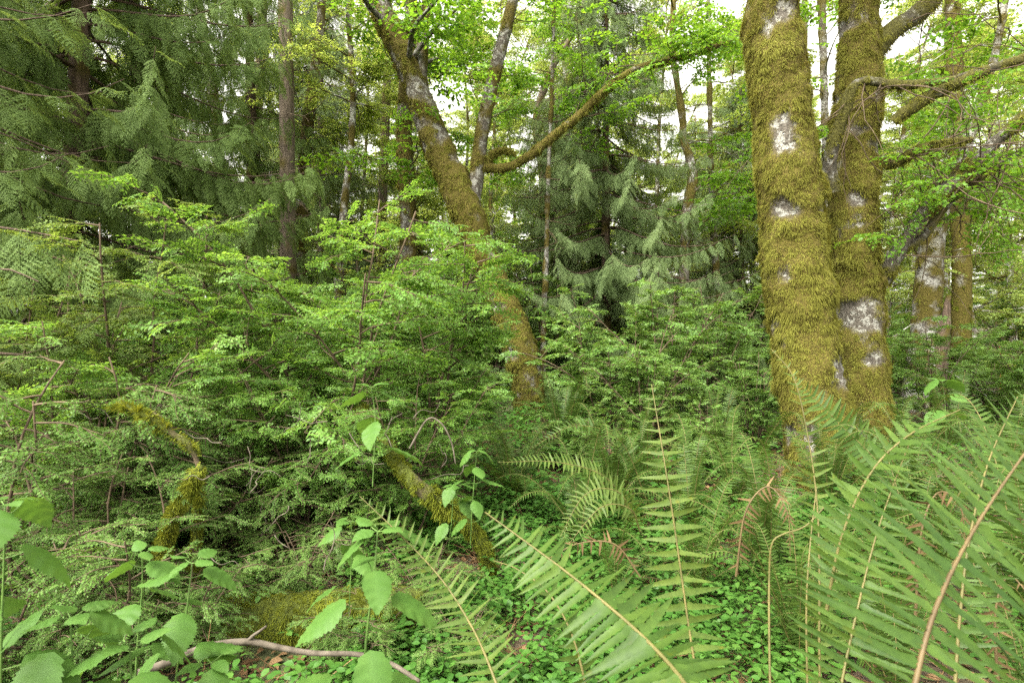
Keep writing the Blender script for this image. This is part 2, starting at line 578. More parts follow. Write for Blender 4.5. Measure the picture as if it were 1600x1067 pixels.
# ------------------------------------------------------------------ ground
def build_ground():
    s = np.concatenate([np.linspace(-1, 1, 241)])
    w = np.sign(s) * (np.abs(s) * 14 + np.abs(s) ** 8 * 900)
    X, Y = np.meshgrid(w, w + 10, indexing='ij')
    Z = ground(X.ravel(), Y.ravel())
    V = np.stack([X.ravel(), Y.ravel(), Z], -1)
    n = len(w)
    i = np.arange(n - 1)[:, None] * n; j = np.arange(n - 1)[None]
    Q = np.stack([i + j, i + n + j, i + n + j + 1, i + j + 1], -1).reshape(-1, 4)
    g = Geo(); g.add(V, None, Q)
    m, nt, out = nodes('forest_soil')
    L = nt.links.new
    tc = N_(nt, 'ShaderNodeTexCoord')
    n1 = N_(nt, 'ShaderNodeTexNoise', Scale=18.0, Detail=8.0, Roughness=.7)
    n2 = N_(nt, 'ShaderNodeTexNoise', Scale=1.6, Detail=4.0)
    L(tc.outputs['Object'], n1.inputs['Vector']); L(tc.outputs['Object'], n2.inputs['Vector'])
    c1 = ramp(nt, n1.outputs[0], [(.3, (.025, .017, .01)), (.55, (.075, .05, .03)), (.75, (.16, .11, .06))])
    c2 = ramp(nt, n1.outputs[0], [(.3, (.025, .035, .01)), (.7, (.09, .12, .03))])
    f = ramp(nt, n2.outputs[0], [(.42, (0, 0, 0)), (.6, (1, 1, 1))])
    mx = N_(nt, 'ShaderNodeMix', data_type='RGBA')
    L(f, mx.inputs[0]); L(c1, mx.inputs[6]); L(c2, mx.inputs[7])
    p = N_(nt, 'ShaderNodeBsdfPrincipled', Roughness=.95)
    L(mx.outputs[2], p.inputs['Base Color'])
    b = N_(nt, 'ShaderNodeBump', Strength=1.0, Distance=.03)
    L(n1.outputs[0], b.inputs['Height']); L(b.outputs[0], p.inputs['Normal'])
    L(p.outputs[0], out.inputs[0])
    tag(put('ground', g, m), kind='structure')


build_ground()

# ------------------------------------------------------------------ mossy trunks
def moss_disp(sd, cover, thick, bark=.012, lump=3.5):
    def f(V, N):
        a = fbm(V * np.array([4.6, 4.6, 5.2]), sd, 4)
        mask = np.clip((a - (.60 - .5 * cover)) / .10, 0, 1)
        d = mask * thick * (.1 + 2.2 * fbm(V * np.array([5.5, 5.5, 4.5]), sd + 9, 3) ** 2.2) + (fbm(V * np.array([18, 18, 5]), sd + 20, 2) - .5) * bark * 2
        return d, mask
    return f


def strands(geo, V, N, Q, mask, n, length=(.03, .08), width=.004, hang=.8, sd=1, tuft=.5):
    """hanging moss over the masked part of a surface: single blades and fanned tufts"""
    fm = mask[Q].mean(1)
    e1 = V[Q[:, 1]] - V[Q[:, 0]]; e2 = V[Q[:, 3]] - V[Q[:, 0]]
    ar = np.linalg.norm(np.cross(e1, e2), axis=1)
    pr = fm ** 1.5 * ar
    if pr.sum() <= 0:
        return
    per = 22
    nt = int(n * tuft / per); n1 = n - nt * per
    f = rng.choice(len(Q), n1 + nt, p=pr / pr.sum())
    m = len(f)
    u, v = U(0, 1, m)[:, None], U(0, 1, m)[:, None]
    q = Q[f]
    P = (V[q[:, 0]] * (1 - u) + V[q[:, 1]] * u) * (1 - v) + (V[q[:, 3]] * (1 - u) + V[q[:, 2]] * u) * v
    Nn = nrm(N[q[:, 0]] + N[q[:, 2]])
    nz = np.stack([vnoise(P * 9, sd + k) - .5 for k in range(3)], -1)
    D = nrm(Nn * .45 + np.array([0, 0, -hang]) + nz * 1.2)
    L = U(length[0], length[1], m) * (.3 + 1.5 * vnoise(P * 5, sd + 5))
    # tufts: every tuft repeats its root with a fan of longer blades
    i = np.r_[np.arange(n1), np.repeat(np.arange(n1, m), per)]
    tf = np.arange(len(i)) >= n1
    sp = rng.normal(0, 1, (len(i), 3)) * (length[1] * .22)
    sp -= Nn[i] * (sp * Nn[i]).sum(-1, keepdims=True)
    P = P[i] + sp * tf[:, None]
    Nn = Nn[i]
    D = nrm(D[i] + sp / length[1] * 1.6 * tf[:, None] + Nn * (.2 * tf)[:, None] + rng.normal(0, .16, (len(i), 3)))
    L = L[i] * np.where(tf, 1.25, .8) * U(.6, 1.15, len(i))
    n = len(i)
    side = nrm(np.cross(D, Nn) + rng.normal(0, .3, (n, 3))) * (width * U(.6, 1.3, n))[:, None]
    D2 = nrm(D + np.array([0, 0, -.7 * hang]))
    m_ = P + D * (L * .5)[:, None] + Nn * .004
    t = m_ + D2 * (L * .5)[:, None]
    W = np.stack([P - side - Nn * .004, P + side - Nn * .004, m_ + side * .8, m_ - side * .8, t], 1).reshape(-1, 3)
    o = (np.arange(n) * 5)[:, None]
    geo.add(W, np.array([[3, 2, 4]]) + o, np.array([[0, 1, 2, 3]]) + o)


def px_path(pts, Y):
    """[(px, py, r_px[, dY])] at distance Y -> points and radii in metres"""
    P = np.array([[*at(p[0], p[1], Y + (p[3] if len(p) > 3 else 0)), p[2] * (Y + (p[3] if len(p) > 3 else 0)) / F] for p in pts])
    return P


def mossy_stem(gb, gm, P4, rows, k, cover, thick, n_str, sd, length=(.03, .08), width=.004, hang=.8, flare=0):
    C = catmull(P4, rows)
    if flare:
        h = C[:, 2] - C[:, 2].min()
        C[:, 3] *= 1 + flare * np.exp(-h / .25)
    V, N, Q, a = tube(gb, C[:, :3], C[:, 3], k, moss_disp(sd, cover, thick))
    if n_str:
        strands(gm, V, N, Q, a, n_str, length, width, hang, sd)
    return C


def leafy(gl, gt, path, n, kinds, size, spread=1.0, tmin=.2, droop=-.1, up=(0, 0, 1), upj=.35):
    """sprays along a branch"""
    m = len(path)
    D, P, S = [], [], []
    for i in range(n):
        t = tmin + (1 - tmin) * (i + U(0, 1)) / n
        k = min(t * (m - 1), m - 1.001); i0 = int(k); f = k - i0
        p = path[i0] * (1 - f) + path[i0 + 1] * f
        d = nrm(path[i0 + 1] - path[i0])
        side = nrm(np.cross(d, [0, 0, 1.0]) + 1e-6) * (1 if i % 2 else -1)
        D.append(d * U(.3, .9) + side * spread * U(.5, 1.1) + np.array([0, 0, droop + U(-.2, .2)]))
        P.append(p); S.append(size * U(.7, 1.25))
    return D, P, S


# ------------------------------------------------------------------ the two big mossy alders on the right
def base_of(P4):
    return np.array(P4[0][:3])


def finish(root, base, parts):
    """parts: [(name, Geo, material, attr, parent)] built in world space, moved under the Empty at base"""
    objs = {}
    for name, g, mat, attr, par in [(p[0], gg, *p[2:]) for p in parts for gg in (p[1] if isinstance(p[1], list) else [p[1]])]:
        if not g.V:
            continue
        g.V = [v - base for v in g.V]
        objs[name] = put(name, g, mat, root if par is None else objs[par], attr=attr)
    return objs


def tree_front():
    seed(21)
    Y = 5.2
    gb, gm = Geo(), Geo()
    pts = [(1298, 800, 72), (1288, 720, 66), (1276, 640, 63), (1258, 540, 58), (1247, 450, 57), (1240, 370, 58), (1231, 280, 57), (1222, 200, 52), (1214, 120, 48), (1207, 20, 44), (1200, -120, 40), (1190, -400, 34), (1200, -800, 26), (1215, -1200, 14)]
    P = px_path(pts, Y)
    P[:, 3] *= .73
    mossy_stem(gb, gm, P, 330, 72, .66, .055, 210000, 5, (.015, .05), .0025, 1.5, .22)
    gl, gt = Geo(), Geo()
    lim = []
    crown_limbs(lim, gl, gt, P, 9, 6.0, 31)
    base = base_of(P); base[2] = gz(base[0], base[1])
    root = thing('alder_tree', 'thick leaning alder wrapped in shaggy olive moss, front trunk of the mossy pair', 'tree', base)
    finish(root, base, [('trunk', gb, MT['bark'], 'moss', None), ('moss', gm, MT['moss'], None, 'trunk'), ('limb', lim, MT['bark_far'], None, None),
                        ('crown', gl, MT['alder'], None, None), ('twigs', gt, MT['twig'], None, 'crown')])


def new(lst):
    lst.append(Geo())
    return lst[-1]


def crown_limbs(lim, gl, gt, P, n, zmin, sd, L=(1.5, 3.5), size=.6, per=16, kinds=None):
    seed(sd)
    top = P[P[:, 2] > zmin]
    for i in range(n):
        p = top[int(U(0, len(top)))] if len(top) > 1 else P[-1]
        az = U(0, 2 * math.pi)
        path = wander(p[:3], (math.cos(az), math.sin(az), U(.1, .7)), U(*L), 9, .16, (0, 0, -.03))
        tube(new(lim), path, np.linspace(.05, .012, 9), 6)
        D, Q, S = leafy(gl, gt, path, per, None, size)
        bake_sprays(gl, gt, kinds or SP_BIG, D, Q, S, np.array([0, 0, 1.0]) + rng.normal(0, .35, (len(D), 3)))


def tree_back():
    seed(22)
    Y = 6.3
    gb, gm = Geo(), Geo()
    pts = [(1362, 760, 52), (1356, 680, 46), (1350, 600, 42), (1342, 500, 40), (1335, 400, 41), (1333, 300, 42), (1338, 200, 40), (1341, 110, 38), (1343, 20, 33), (1343, -100, 31), (1335, -350, 26), (1330, -700, 18), (1340, -1000, 10)]
    P = px_path(pts, Y)
    P[:, 3] *= .74
    mossy_stem(gb, gm, P, 280, 64, .55, .045, 130000, 8, (.018, .055), .003, 1.5, .25)
    lim = []
    # upper right limb
    up = px_path([(1350, 130, 13), (1368, 78, 15), (1400, 45, 13), (1450, 8, 12), (1500, -60, 11), (1580, -200, 8, .3), (1650, -400, 4, .5)], Y)
    mossy_stem(new(lim), gm, up, 60, 18, .42, .015, 4000, 10, (.02, .05), .004)
    # low ascending limb
    lo = px_path([(1368, 450, 14), (1388, 420, 14), (1418, 370, 13), (1450, 325, 13, -.1), (1500, 275, 12, -.2), (1560, 218, 11, -.3), (1640, 150, 9, -.5), (1780, 30, 6, -.8)], Y)
    lo[:, 3] *= .8
    mossy_stem(new(lim), gm, lo, 80, 18, .18, .015, 5000, 11, (.02, .045), .004)
    lo2 = px_path([(1400, 395, 6), (1440, 372, 6), (1475, 325, 5), (1530, 280, 4, -.2), (1580, 245, 4, -.3), (1650, 210, 2, -.4)], Y)
    mossy_stem(new(lim), gm, lo2, 40, 10, .4, .008, 900, 12, (.02, .03), .003)
    # crooked limb on the left side that turns into a thin arch
    ar = px_path([(1302, 300, 11, -.3), (1296, 262, 10, -.35), (1303, 222, 9, -.4), (1318, 180, 8, -.45), (1330, 140, 7, -.5), (1350, 127, 6, -.5), (1400, 133, 6, -.6), (1450, 130, 5, -.7), (1500, 122, 6, -.8), (1545, 108, 6, -.9), (1600, 92, 7, -1), (1700, 60, 6, -1.2)], Y)
    mossy_stem(new(lim), gm, ar, 110, 12, .38, .010, 3000, 13, (.01, .028), .003)
    st = px_path([(1396, 190, 7, -.5), (1420, 172, 8, -.6), (1460, 148, 8, -.7), (1500, 128, 8, -.8), (1545, 110, 7, -.9)], Y)
    mossy_stem(new(lim), gm, st, 40, 12, .6, .010, 1800, 14, (.015, .035), .003)
    st = px_path([(1366, 250, 7), (1395, 255, 7), (1420, 243, 6, -.1), (1440, 232, 5, -.2), (1480, 222, 4, -.3), (1520, 218, 3, -.4)], Y)
    mossy_stem(new(lim), gm, st, 40, 10, .9, .014, 2500, 15, (.015, .04), .003)
    gl, gt = Geo(), Geo()
    for pth, n in ((up, 9), (lo, 10), (lo2, 7)):
        C = catmull(pth, 24)[:, :3]
        D, Q, S = leafy(gl, gt, C, n, None, .5, tmin=.3)
        bake_sprays(gl, gt, SP_BIG, D, Q, S, np.array([0, 0, 1.0]) + rng.normal(0, .4, (len(D), 3)))
    # fine bare and leafy side twigs in the right part of the view
    seed(77)
    for i in range(100):
        C = catmull([lo, up, ar, lo2][i % 4], 40)[:, :3]
        p = C[int(U(8, 38))]
        a = U(0, 6.28)
        w = wander(p, (math.cos(a), U(-.5, .5), math.sin(a) * .8 + .1), U(.5, 1.5), 8, .2, (0, 0, -.04))
        tube(gt, w, np.linspace(.007, .002, 8), 4)
        if i % 2:
            D, Q, S = leafy(gl, gt, w, 7, None, .34, tmin=.35)
            bake_sprays(gl, gt, SP_BIG, D, Q, S, np.array([0, 0, 1.0]) + rng.normal(0, .4, (len(D), 3)))
    for i in range(60):
        C = catmull([lo, up, lo2, st][i % 4], 40)[:, :3]
        w = wander(C[int(U(4, 38))], (U(.0, 1), U(-.8, .8), U(-.6, .7)), U(.8, 2.2), 12, .16, (0, 0, -.02))
        tube(gt, w, np.linspace(.009, .0025, 12), 4)
        k = int(U(3, 9))
        w2 = wander(w[k], w[k] - w[k - 1] + rng.normal(0, .1, 3), U(.3, .9), 7, .2)
        tube(gt, w2, np.linspace(.005, .002, 7), 3)
    crown_limbs(lim, gl, gt, P, 8, 6.0, 33)
    base = base_of(P); base[2] = gz(base[0], base[1])
    root = thing('alder_tree', 'upright mossy alder behind the leaning trunk, its low limbs reaching right', 'tree', base)
    finish(root, base, [('trunk', gb, MT['bark'], 'moss', None), ('limb', lim, MT['bark_limb'], 'moss', None), ('moss', gm, MT['moss'], None, 'trunk'),
                        ('crown', gl, MT['alder'], None, None), ('twigs', gt, MT['twig'], None, 'crown')])


def tree_curved():
    seed(23)
    Y = 9.0
    gb, gm, lim = Geo(), Geo(), []
    pts = [(838, 690, 30), (832, 650, 26), (826, 600, 26), (812, 545, 27), (793, 490, 25), (772, 440, 23), (752, 395, 22), (737, 350, 25), (716, 300, 26), (693, 250, 24), (672, 200, 23), (655, 150, 20), (636, 100, 19), (612, 50, 19), (586, 0, 18), (560, -70, 16), (530, -200, 13), (500, -400, 7)]
    P = px_path(pts, Y)
    P[:, 3] *= .9
    mossy_stem(gb, gm, P, 220, 40, .53, .035, 70000, 40, (.018, .05), .004, 1.5, .2)
    l1 = px_path([(738, 345, 13), (740, 300, 12), (747, 260, 11), (752, 215, 10), (762, 160, 10), (778, 95, 10), (797, 20, 9), (815, -60, 8), (840, -200, 5)], Y)
    mossy_stem(new(lim), gm, l1, 90, 18, .28, .015, 2500, 41, (.02, .04), .004)
    l2 = px_path([(744, 275, 9), (755, 262, 8), (790, 262, 8), (830, 242, 8), (870, 208, 8), (905, 180, 7), (945, 142, 7), (985, 112, 6), (1020, 100, 6), (1070, 88, 5), (1110, 75, 5), (1165, 58, 4), (1230, 40, 2)], Y)
    l2[:, 3] *= .75
    mossy_stem(new(lim), gm, l2, 150, 14, .7, .014, 13000, 42, (.015, .04), .004)
    l3 = px_path([(676, 205, 9), (664, 170, 9), (659, 120, 9), (661, 60, 8), (668, 0, 8), (676, -100, 6), (700, -250, 3)], Y)
    mossy_stem(new(lim), gm, l3, 70, 14, .3, .012, 1500, 43, (.02, .04), .004)
    l4 = px_path([(614, 62, 9), (630, 45, 10), (645, 48, 8), (652, 52, 4)], Y)
    mossy_stem(new(lim), gm, l4, 24, 14, .98, .03, 4000, 44, (.02, .07), .005)
    l5 = px_path([(760, 262, 4), (770, 240, 4), (790, 235, 4), (806, 240, 2)], Y)
    mossy_stem(new(lim), gm, l5, 40, 10, .9, .02, 2600, 45, (.02, .05), .005)
    gl, gt = Geo(), Geo()
    for pth, n in ((l1, 18), (l2, 22), (l3, 14)):
        C = catmull(pth, 30)[:, :3]
        for i in range(n):
            p = C[int(U(8, 29))]
            a = U(0, 6.28)
            w = wander(p, (math.cos(a), math.sin(a), U(-.1, .9)), U(.6, 1.7), 8, .17)
            tube(gt, w, np.linspace(.010, .003, 8), 4)
            D, Q, S = leafy(gl, gt, w, 9, None, .45, tmin=.3)
            bake_sprays(gl, gt, SP_ALDER, D, Q, S, np.array([0, 0, 1.0]) + rng.normal(0, .4, (len(D), 3)))
    crown_limbs(lim, gl, gt, P, 7, 5.6, 35, (1.2, 2.5), .6, 16, SP_ALDER)
    base = base_of(P); base[2] = gz(base[0], base[1])
    root = thing('alder_tree', 'curved alder leaning left with patchy moss and white lichen, a long mossy limb sweeping right', 'tree', base)
    finish(root, base, [('trunk', gb, MT['bark'], 'moss', None), ('limb', lim, MT['bark'], 'moss', None), ('moss', gm, MT['moss'], None, 'trunk'),
                        ('crown', gl, MT['alder'], None, None), ('twigs', gt, MT['twig'], None, 'crown')])


tree_front(); tree_back(); tree_curved()

# ------------------------------------------------------------------ single trunks of the middle distance
def plain_tree(name, label, pts, Y, mat, cover=0.0, n_str=0, sd=1, dead=0, crown=0, cmat='alder', limb_len=(.8, 2.0), kinds=None, size=.55, group=None, bark=.012, moss='moss', zc=3.0):
    seed(sd * 7 + 3)
    P = px_path(pts, Y)
    b = P[0].copy()
    gb, gm, gl, gt, lim = Geo(), Geo(), Geo(), Geo(), []
    C = catmull(P, 120)
    V, N, Q, a = tube(gb, C[:, :3], C[:, 3], 20, moss_disp(sd, cover, .02, bark))
    if n_str:
        strands(gm, V, N, Q, a, n_str, (.03, .07), .006, .8, sd)
    for i in range(dead):
        q = C[int(U(8, 110))]
        az = U(0, 6.28)
        w = wander(q[:3], (math.cos(az), math.sin(az), U(-.25, .25)), U(*limb_len), 7, .18, (0, 0, -.05))
        lg = new(lim)
        tube(lg, w, np.linspace(.012, .003, 7), 4)
        for _ in range(3):
            k = int(U(2, 6))
            w2 = wander(w[k], w[k] - w[k - 1] + rng.normal(0, .25, 3), U(.2, .6), 5, .2, (0, 0, -.05))
            tube(lg, w2, np.linspace(.005, .002, 5), 3)
    for i in range(crown):
        q = C[int(U(0, 119))]
        if q[2] < zc:
            continue
        az = U(0, 6.28)
        w = wander(q[:3], (math.cos(az), math.sin(az), U(0, .8)), U(*limb_len), 8, .16)
        tube(new(lim), w, np.linspace(.018, .004, 8), 4)
        D, Qq, S = leafy(gl, gt, w, 10, None, size, tmin=.25)
        bake_sprays(gl, gt, kinds or SP_ALDER, D, Qq, S, np.array([0, 0, 1.0]) + rng.normal(0, .4, (len(D), 3)))
    base = b[:3]; base[2] = gz(base[0], base[1])
    root = thing(name, label, 'tree', base, group=group)
    finish(root, base, [('trunk', gb, mat, 'moss', None), ('moss', gm, MT[moss], None, 'trunk'), ('limb', lim, MT['twig'] if not crown else MT['bark_far'], None, None),
                        ('crown', gl, MT[cmat], None, None), ('twigs', gt, MT['twig'], None, 'crown')])
    return root


plain_tree('fir_tree', 'straight brown ridged fir trunk rising above the bright shrubs at left', [(450, 600, 13), (450, 420, 12), (449, 250, 11.5), (447, 100, 11), (446, -50, 10), (445, -400, 8), (445, -900, 4)], 12, MT['bark_dark'], 0, 0, 61, dead=38, bark=.02)
plain_tree('fir_tree', 'slimmer brown fir trunk standing just left of the straight ridged one', [(394, 600, 9), (394, 420, 8.5), (397, 250, 8), (405, 130, 7.5), (412, -50, 7), (420, -400, 5), (425, -800, 3)], 15, MT['bark_dark'], 0, 0, 62, dead=26, bark=.02)
plain_tree('alder_tree', 'straight pale trunk with mossy left edge, crossing behind the curved alder', [(636, 620, 14), (637, 430, 13), (638, 340, 12), (634, 270, 12), (631, 190, 11), (640, 60, 9), (650, -150, 7), (660, -500, 4)], 10.5, MT['bark'], .52, 9000, 63, crown=26)
plain_tree('fir_tree', 'thin dark grey trunk with many bare twigs left of the curved alder', [(592, 620, 8), (595, 430, 7.5), (598, 300, 7), (603, 180, 6.5), (606, 60, 6), (610, -150, 5), (615, -500, 3)], 16, MT['bark_dark'], .2, 0, 64, dead=36, bark=.01)
plain_tree('alder_tree', 'forked alder trunk draped in ivy-dark twigs right of the brown fir trunk', [(468, 600, 10), (470, 380, 9), (476, 250, 9), (488, 140, 8), (500, 40, 6), (512, -150, 5), (530, -500, 3)], 14, MT['bark_far'], .5, 0, 65, dead=16, crown=26, cmat='alder_far', zc=4)
plain_tree('alder_tree', 'crooked dark alder trunk bending between the cedar and the mossy pair', [(1066, 620, 8), (1070, 400, 7), (1075, 320, 7), (1082, 285, 7), (1078, 250, 6), (1068, 220, 5), (1066, 180, 5), (1058, 130, 4), (1050, 50, 4), (1060, -100, 3), (1070, -400, 2)], 11, MT['bark_far'], .35, 0, 66, crown=34, dead=10)
plain_tree('alder_tree', 'tall thin alder pole seen through the gap between the two mossy trunks', [(1290, 620, 6), (1290, 300, 5), (1288, 150, 5), (1284, 0, 5), (1280, -200, 4), (1280, -600, 2)], 11, MT['bark'], .25, 0, 67, crown=20, dead=10)
plain_tree('alder_tree', 'grey scaly alder trunk with dark moss bands beyond the low limbs at right', [(1432, 660, 25), (1440, 590, 22), (1447, 500, 19), (1452, 420, 18), (1462, 350, 15), (1480, 310, 11), (1500, 260, 9), (1525, 180, 7), (1560, 60, 5), (1600, -200, 4)], 9.5, MT['bark_pale'], .25, 1500, 68, crown=22, dead=16)
plain_tree('tree_snag', 'dark reddish brown broken snag leaning against the grey scaly alder', [(1466, 680, 12), (1466, 600, 12), (1470, 540, 10), (1478, 490, 6), (1482, 462, 2)], 9.3, MT['bark_cedar'], .1, 0, 69, bark=.03)
plain_tree('alder_tree', 'thick hazy moss green trunk behind the grey scaly alder', [(1500, 660, 16), (1500, 560, 13), (1503, 450, 12), (1500, 330, 11), (1495, 220, 9), (1490, 60, 10), (1480, -200, 6)], 12.5, MT['bark_pale'], .8, 7000, 70, crown=24, dead=8, cmat='alder_far', moss='moss_green')
plain_tree('alder_tree', 'pale orange barked thin trunk low behind the salmonberry at the right of the cedar', [(1126, 640, 7), (1126, 580, 7), (1125, 520, 6), (1120, 440, 5), (1112, 300, 4), (1108, 100, 3), (1105, -100, 2)], 12, MT['bark_pale'], .3, 0, 71, crown=20, dead=22, cmat='alder_far')
plain_tree('fir_tree', 'bare slanting trunk showing through the dark cedar foliage at upper left', [(345, 600, 9), (342, 250, 8), (330, 130, 8), (318, 60, 7), (305, -40, 6), (290, -300, 4)], 13, MT['bark_far'], .2, 0, 72, dead=18)
plain_tree('alder_tree', 'lichen grey slender pole in front of the central cedar', [(848, 600, 5), (850, 500, 4), (853, 420, 3.6), (856, 300, 3), (862, 150, 2.5), (866, 0, 2)], 9.8, MT['bark_pale'], .3, 0, 73, dead=10, limb_len=(.3, .8))
plain_tree('alder_tree', 'dark leaning pole with sparse leaves against white sky in the upper middle', [(850, 620, 8), (850, 300, 7), (838, 190, 6), (862, 110, 5), (890, 60, 4), (920, -10, 4), (960, -100, 3)], 14, MT['bark_dark'], .2, 0, 74, crown=26, dead=12)

# ------------------------------------------------------------------ cedars
def cedar(label, base, h, reach, n_limb, kinds, mat, sd, zlow=.6, lean=(0, 0), spray=(.3, .55), dens=8.5, cone=.75, r0=.2, group=None, rz=0.0, az=None, boughs=(), droop=(.15, .8)):
    seed(sd)
    gb, lim, gl = Geo(), Geo(), Geo()
    tr = catmull([(0, 0, 0, r0), (lean[0] * .3, lean[1] * .3, h * .3, r0 * .8), (lean[0] * .65, lean[1] * .65, h * .65, r0 * .5), (lean[0], lean[1], h, .02)], 60)
    tube(gb, tr[:, :3], tr[:, 3], 16, moss_disp(sd, .15, .01, .02))
    for i in range(n_limb):
        t = zlow / h + (1 - zlow / h) * ((i + U(0, .9)) / n_limb) ** 1.0
        q = tr[min(int(t * 59), 59)]
        a = U(0, 6.283) if az is None else U(*az)
        L = reach * (1 - t) ** cone * U(.75, 1.15) + .25
        n = 10
        u = np.linspace(0, 1, n)
        sag = U(.16, .34)
        out = np.stack([math.cos(a) * u * L, math.sin(a) * u * L, L * (-sag * np.sin(u * 2.2) * u ** .7 + .10 * u ** 4)], -1)
        sw = U(-.3, .3)
        path = q[:3] + out + np.stack([-math.sin(a) * sw * L * u * u, math.cos(a) * sw * L * u * u, 0 * u], -1)
        tube(lim, path, np.linspace(.009 + .005 * L, .003, n), 5)
        m = max(5, int(L * dens))
        D, P, S, UP = [], [], [], []
        for j in range(m):
            tt = .14 + .86 * (j + U(0, 1)) / m
            k = min(tt * (n - 1), n - 1.01); i0 = int(k); f = k - i0
            p = path[i0] * (1 - f) + path[i0 + 1] * f
            d = nrm(path[i0 + 1] - path[i0])
            s = (1 if j % 2 else -1)
            side = nrm(np.cross(d, [0, 0, 1.0])) * s
            dd = d * U(.35, .8) + side * U(.35, .9) + np.array([0, 0, -U(*droop)])
            D.append(dd); P.append(p); S.append(U(*spray) * (1.1 - .35 * tt))
            UP.append(np.array([0, 0, 1.0]) + d * .5 + side * U(-.2, .9) + rng.normal(0, .3, 3))
        bake_sprays(gl, None, kinds, D, P, S, np.array(UP))
    for pts, nb, size in boughs:
        path = catmull(np.array([at(*q) for q in pts]) - base, 16)
        tube(lim, path, np.linspace(.014, .004, 16), 5)
        D, P, S, UP = [], [], [], []
        for j in range(nb):
            p = path[min(15, int(16 * (j + .5) / nb))]
            D.append(np.array([U(-.7, .5), U(-.9, .6), -1.0])); P.append(p); S.append(size * U(.75, 1.1)); UP.append(np.array([U(-.7, .7), -1.0, U(.1, .9)]))
        bake_sprays(gl, None, SP_CEDAR_FINE, D, P, S, np.array(UP))
    root = thing('cedar_tree', label, 'tree', base, rz, group)
    put('trunk', gb, MT['bark_cedar'], root, attr='moss')
    put('limbs', lim, MT['bark_cedar'], root)
    put('foliage', gl, MT[mat], root)
    return root


BOUGHS = [([(-260, 330, 3.9), (-100, 345, 3.6), (20, 358, 3.4), (130, 378, 3.3)], 15, .40), ([(-260, 150, 4.6), (-100, 180, 4.7), (20, 215, 4.8), (120, 260, 5.0)], 9, .42),
          ([(-240, 520, 3.8), (-100, 440, 3.5), (0, 420, 3.3), (60, 440, 3.2)], 6, .3)]
b = spot(95, 7.0)
c1 = cedar('big dark cedar with drooping feathery sprays and a leaning trunk at the upper left', b, 11, 3.2, 175, SP_CEDAR + SP_CEDAR_AIRY, 'cedar', 301, 1.3, (.3, .3), (.34, .6), 13, .5, .15, droop=(.5, 1.6))
b = spot(-330, 4.4)
c2 = cedar('near cedar whose long fern-like bough droops in at the left edge above the shrubs', b, 9, 2.9, 60, SP_CEDAR_FINE, 'cedar', 302, 1.5, (0, 0), (.32, .55), 8.5, .5, .16, az=(-1.3, 1.2), boughs=BOUGHS)
b = spot(225, 10.0)
c3 = cedar('blue-green cedar hanging behind the big dark one, left of the fir trunks', b, 12, 2.2, 110, SP_CEDAR + SP_CEDAR_AIRY, 'cedar', 303, 1.6, (-.4, .2), (.34, .6), 11, .55, .15, droop=(.6, 1.7))
b = spot(945, 11.0)
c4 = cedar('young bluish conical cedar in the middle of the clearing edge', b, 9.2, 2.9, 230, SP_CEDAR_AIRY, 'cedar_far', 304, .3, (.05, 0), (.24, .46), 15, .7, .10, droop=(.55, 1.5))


def lay(proto, label, px, Y, rz, sc, dz=0.0, group=None):
    o = copy_tree(proto)
    p = spot(px, Y)
    o.location = (p[0], p[1], p[2] + dz)
    o.rotation_euler = (0, 0, rz)
    o.scale = (sc, sc, sc)
    o['label'] = label
    if group:
        o['group'] = group
    elif 'group' in o:
        del o['group']
    return o


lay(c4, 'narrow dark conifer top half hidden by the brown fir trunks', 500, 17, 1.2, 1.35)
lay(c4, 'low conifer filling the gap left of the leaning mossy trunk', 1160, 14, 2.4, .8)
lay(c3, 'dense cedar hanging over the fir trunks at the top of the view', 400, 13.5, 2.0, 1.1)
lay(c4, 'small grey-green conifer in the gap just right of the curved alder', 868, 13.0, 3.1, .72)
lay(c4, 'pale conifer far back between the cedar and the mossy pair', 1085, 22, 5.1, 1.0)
lay(c3, 'tall dark cedar rising at the far left edge behind the near bough', -60, 9.5, 4.2, 1.05)

# ------------------------------------------------------------------ leafy woodland trees behind
def wood_tree(label, sd, h, n_limb, kinds, mat, size=.8, zlow=1.2, L=(1.0, 2.6), r0=.11, group=None):
    seed(sd)
    gb, lim, gl, gt = Geo(), Geo(), Geo(), Geo()
    P = wander((0, 0, -.2), (U(-.1, .1), U(-.1, .1), 1), h, 12, .05, (0, 0, .05))
    C = catmull(np.c_[P, np.linspace(r0, .02, 12)], 50)
    tube(gb, C[:, :3], C[:, 3], 10)
    for i in range(n_limb):
        t = zlow / h + (1 - zlow / h) * U(0, 1)
        q = C[min(int(t * 49), 49)]
        a = U(0, 6.283)
        w = wander(q[:3], (math.cos(a), math.sin(a), U(.0, .9)), U(*L) * (1.1 - .6 * t), 8, .15, (0, 0, -.01))
        tube(lim, w, np.linspace(.022, .005, 8), 4)
        D, Q, S = leafy(gl, gt, w, 19, None, size, tmin=.2)
        bake_sprays(gl, gt, kinds, D, Q, S, np.array([0, 0, 1.0]) + rng.normal(0, .4, (len(D), 3)))
        for _ in range(3):
            k = int(U(1, 7))
            w2 = wander(w[k], w[k] - w[k - 1] + rng.normal(0, .22, 3), U(.4, 1.2), 6, .22)
            tube(lim, w2, np.linspace(.010, .003, 6), 3)
    root = thing('alder_tree', label, 'tree', (0, 0, 0), 0, group)
    put('trunk', gb, MT['bark_far'], root)
    put('limbs', lim, MT['bark_far'], root)
    cr = put('crown', gl, MT[mat], root)
    put('twigs', gt, MT['twig'], cr)
    return root


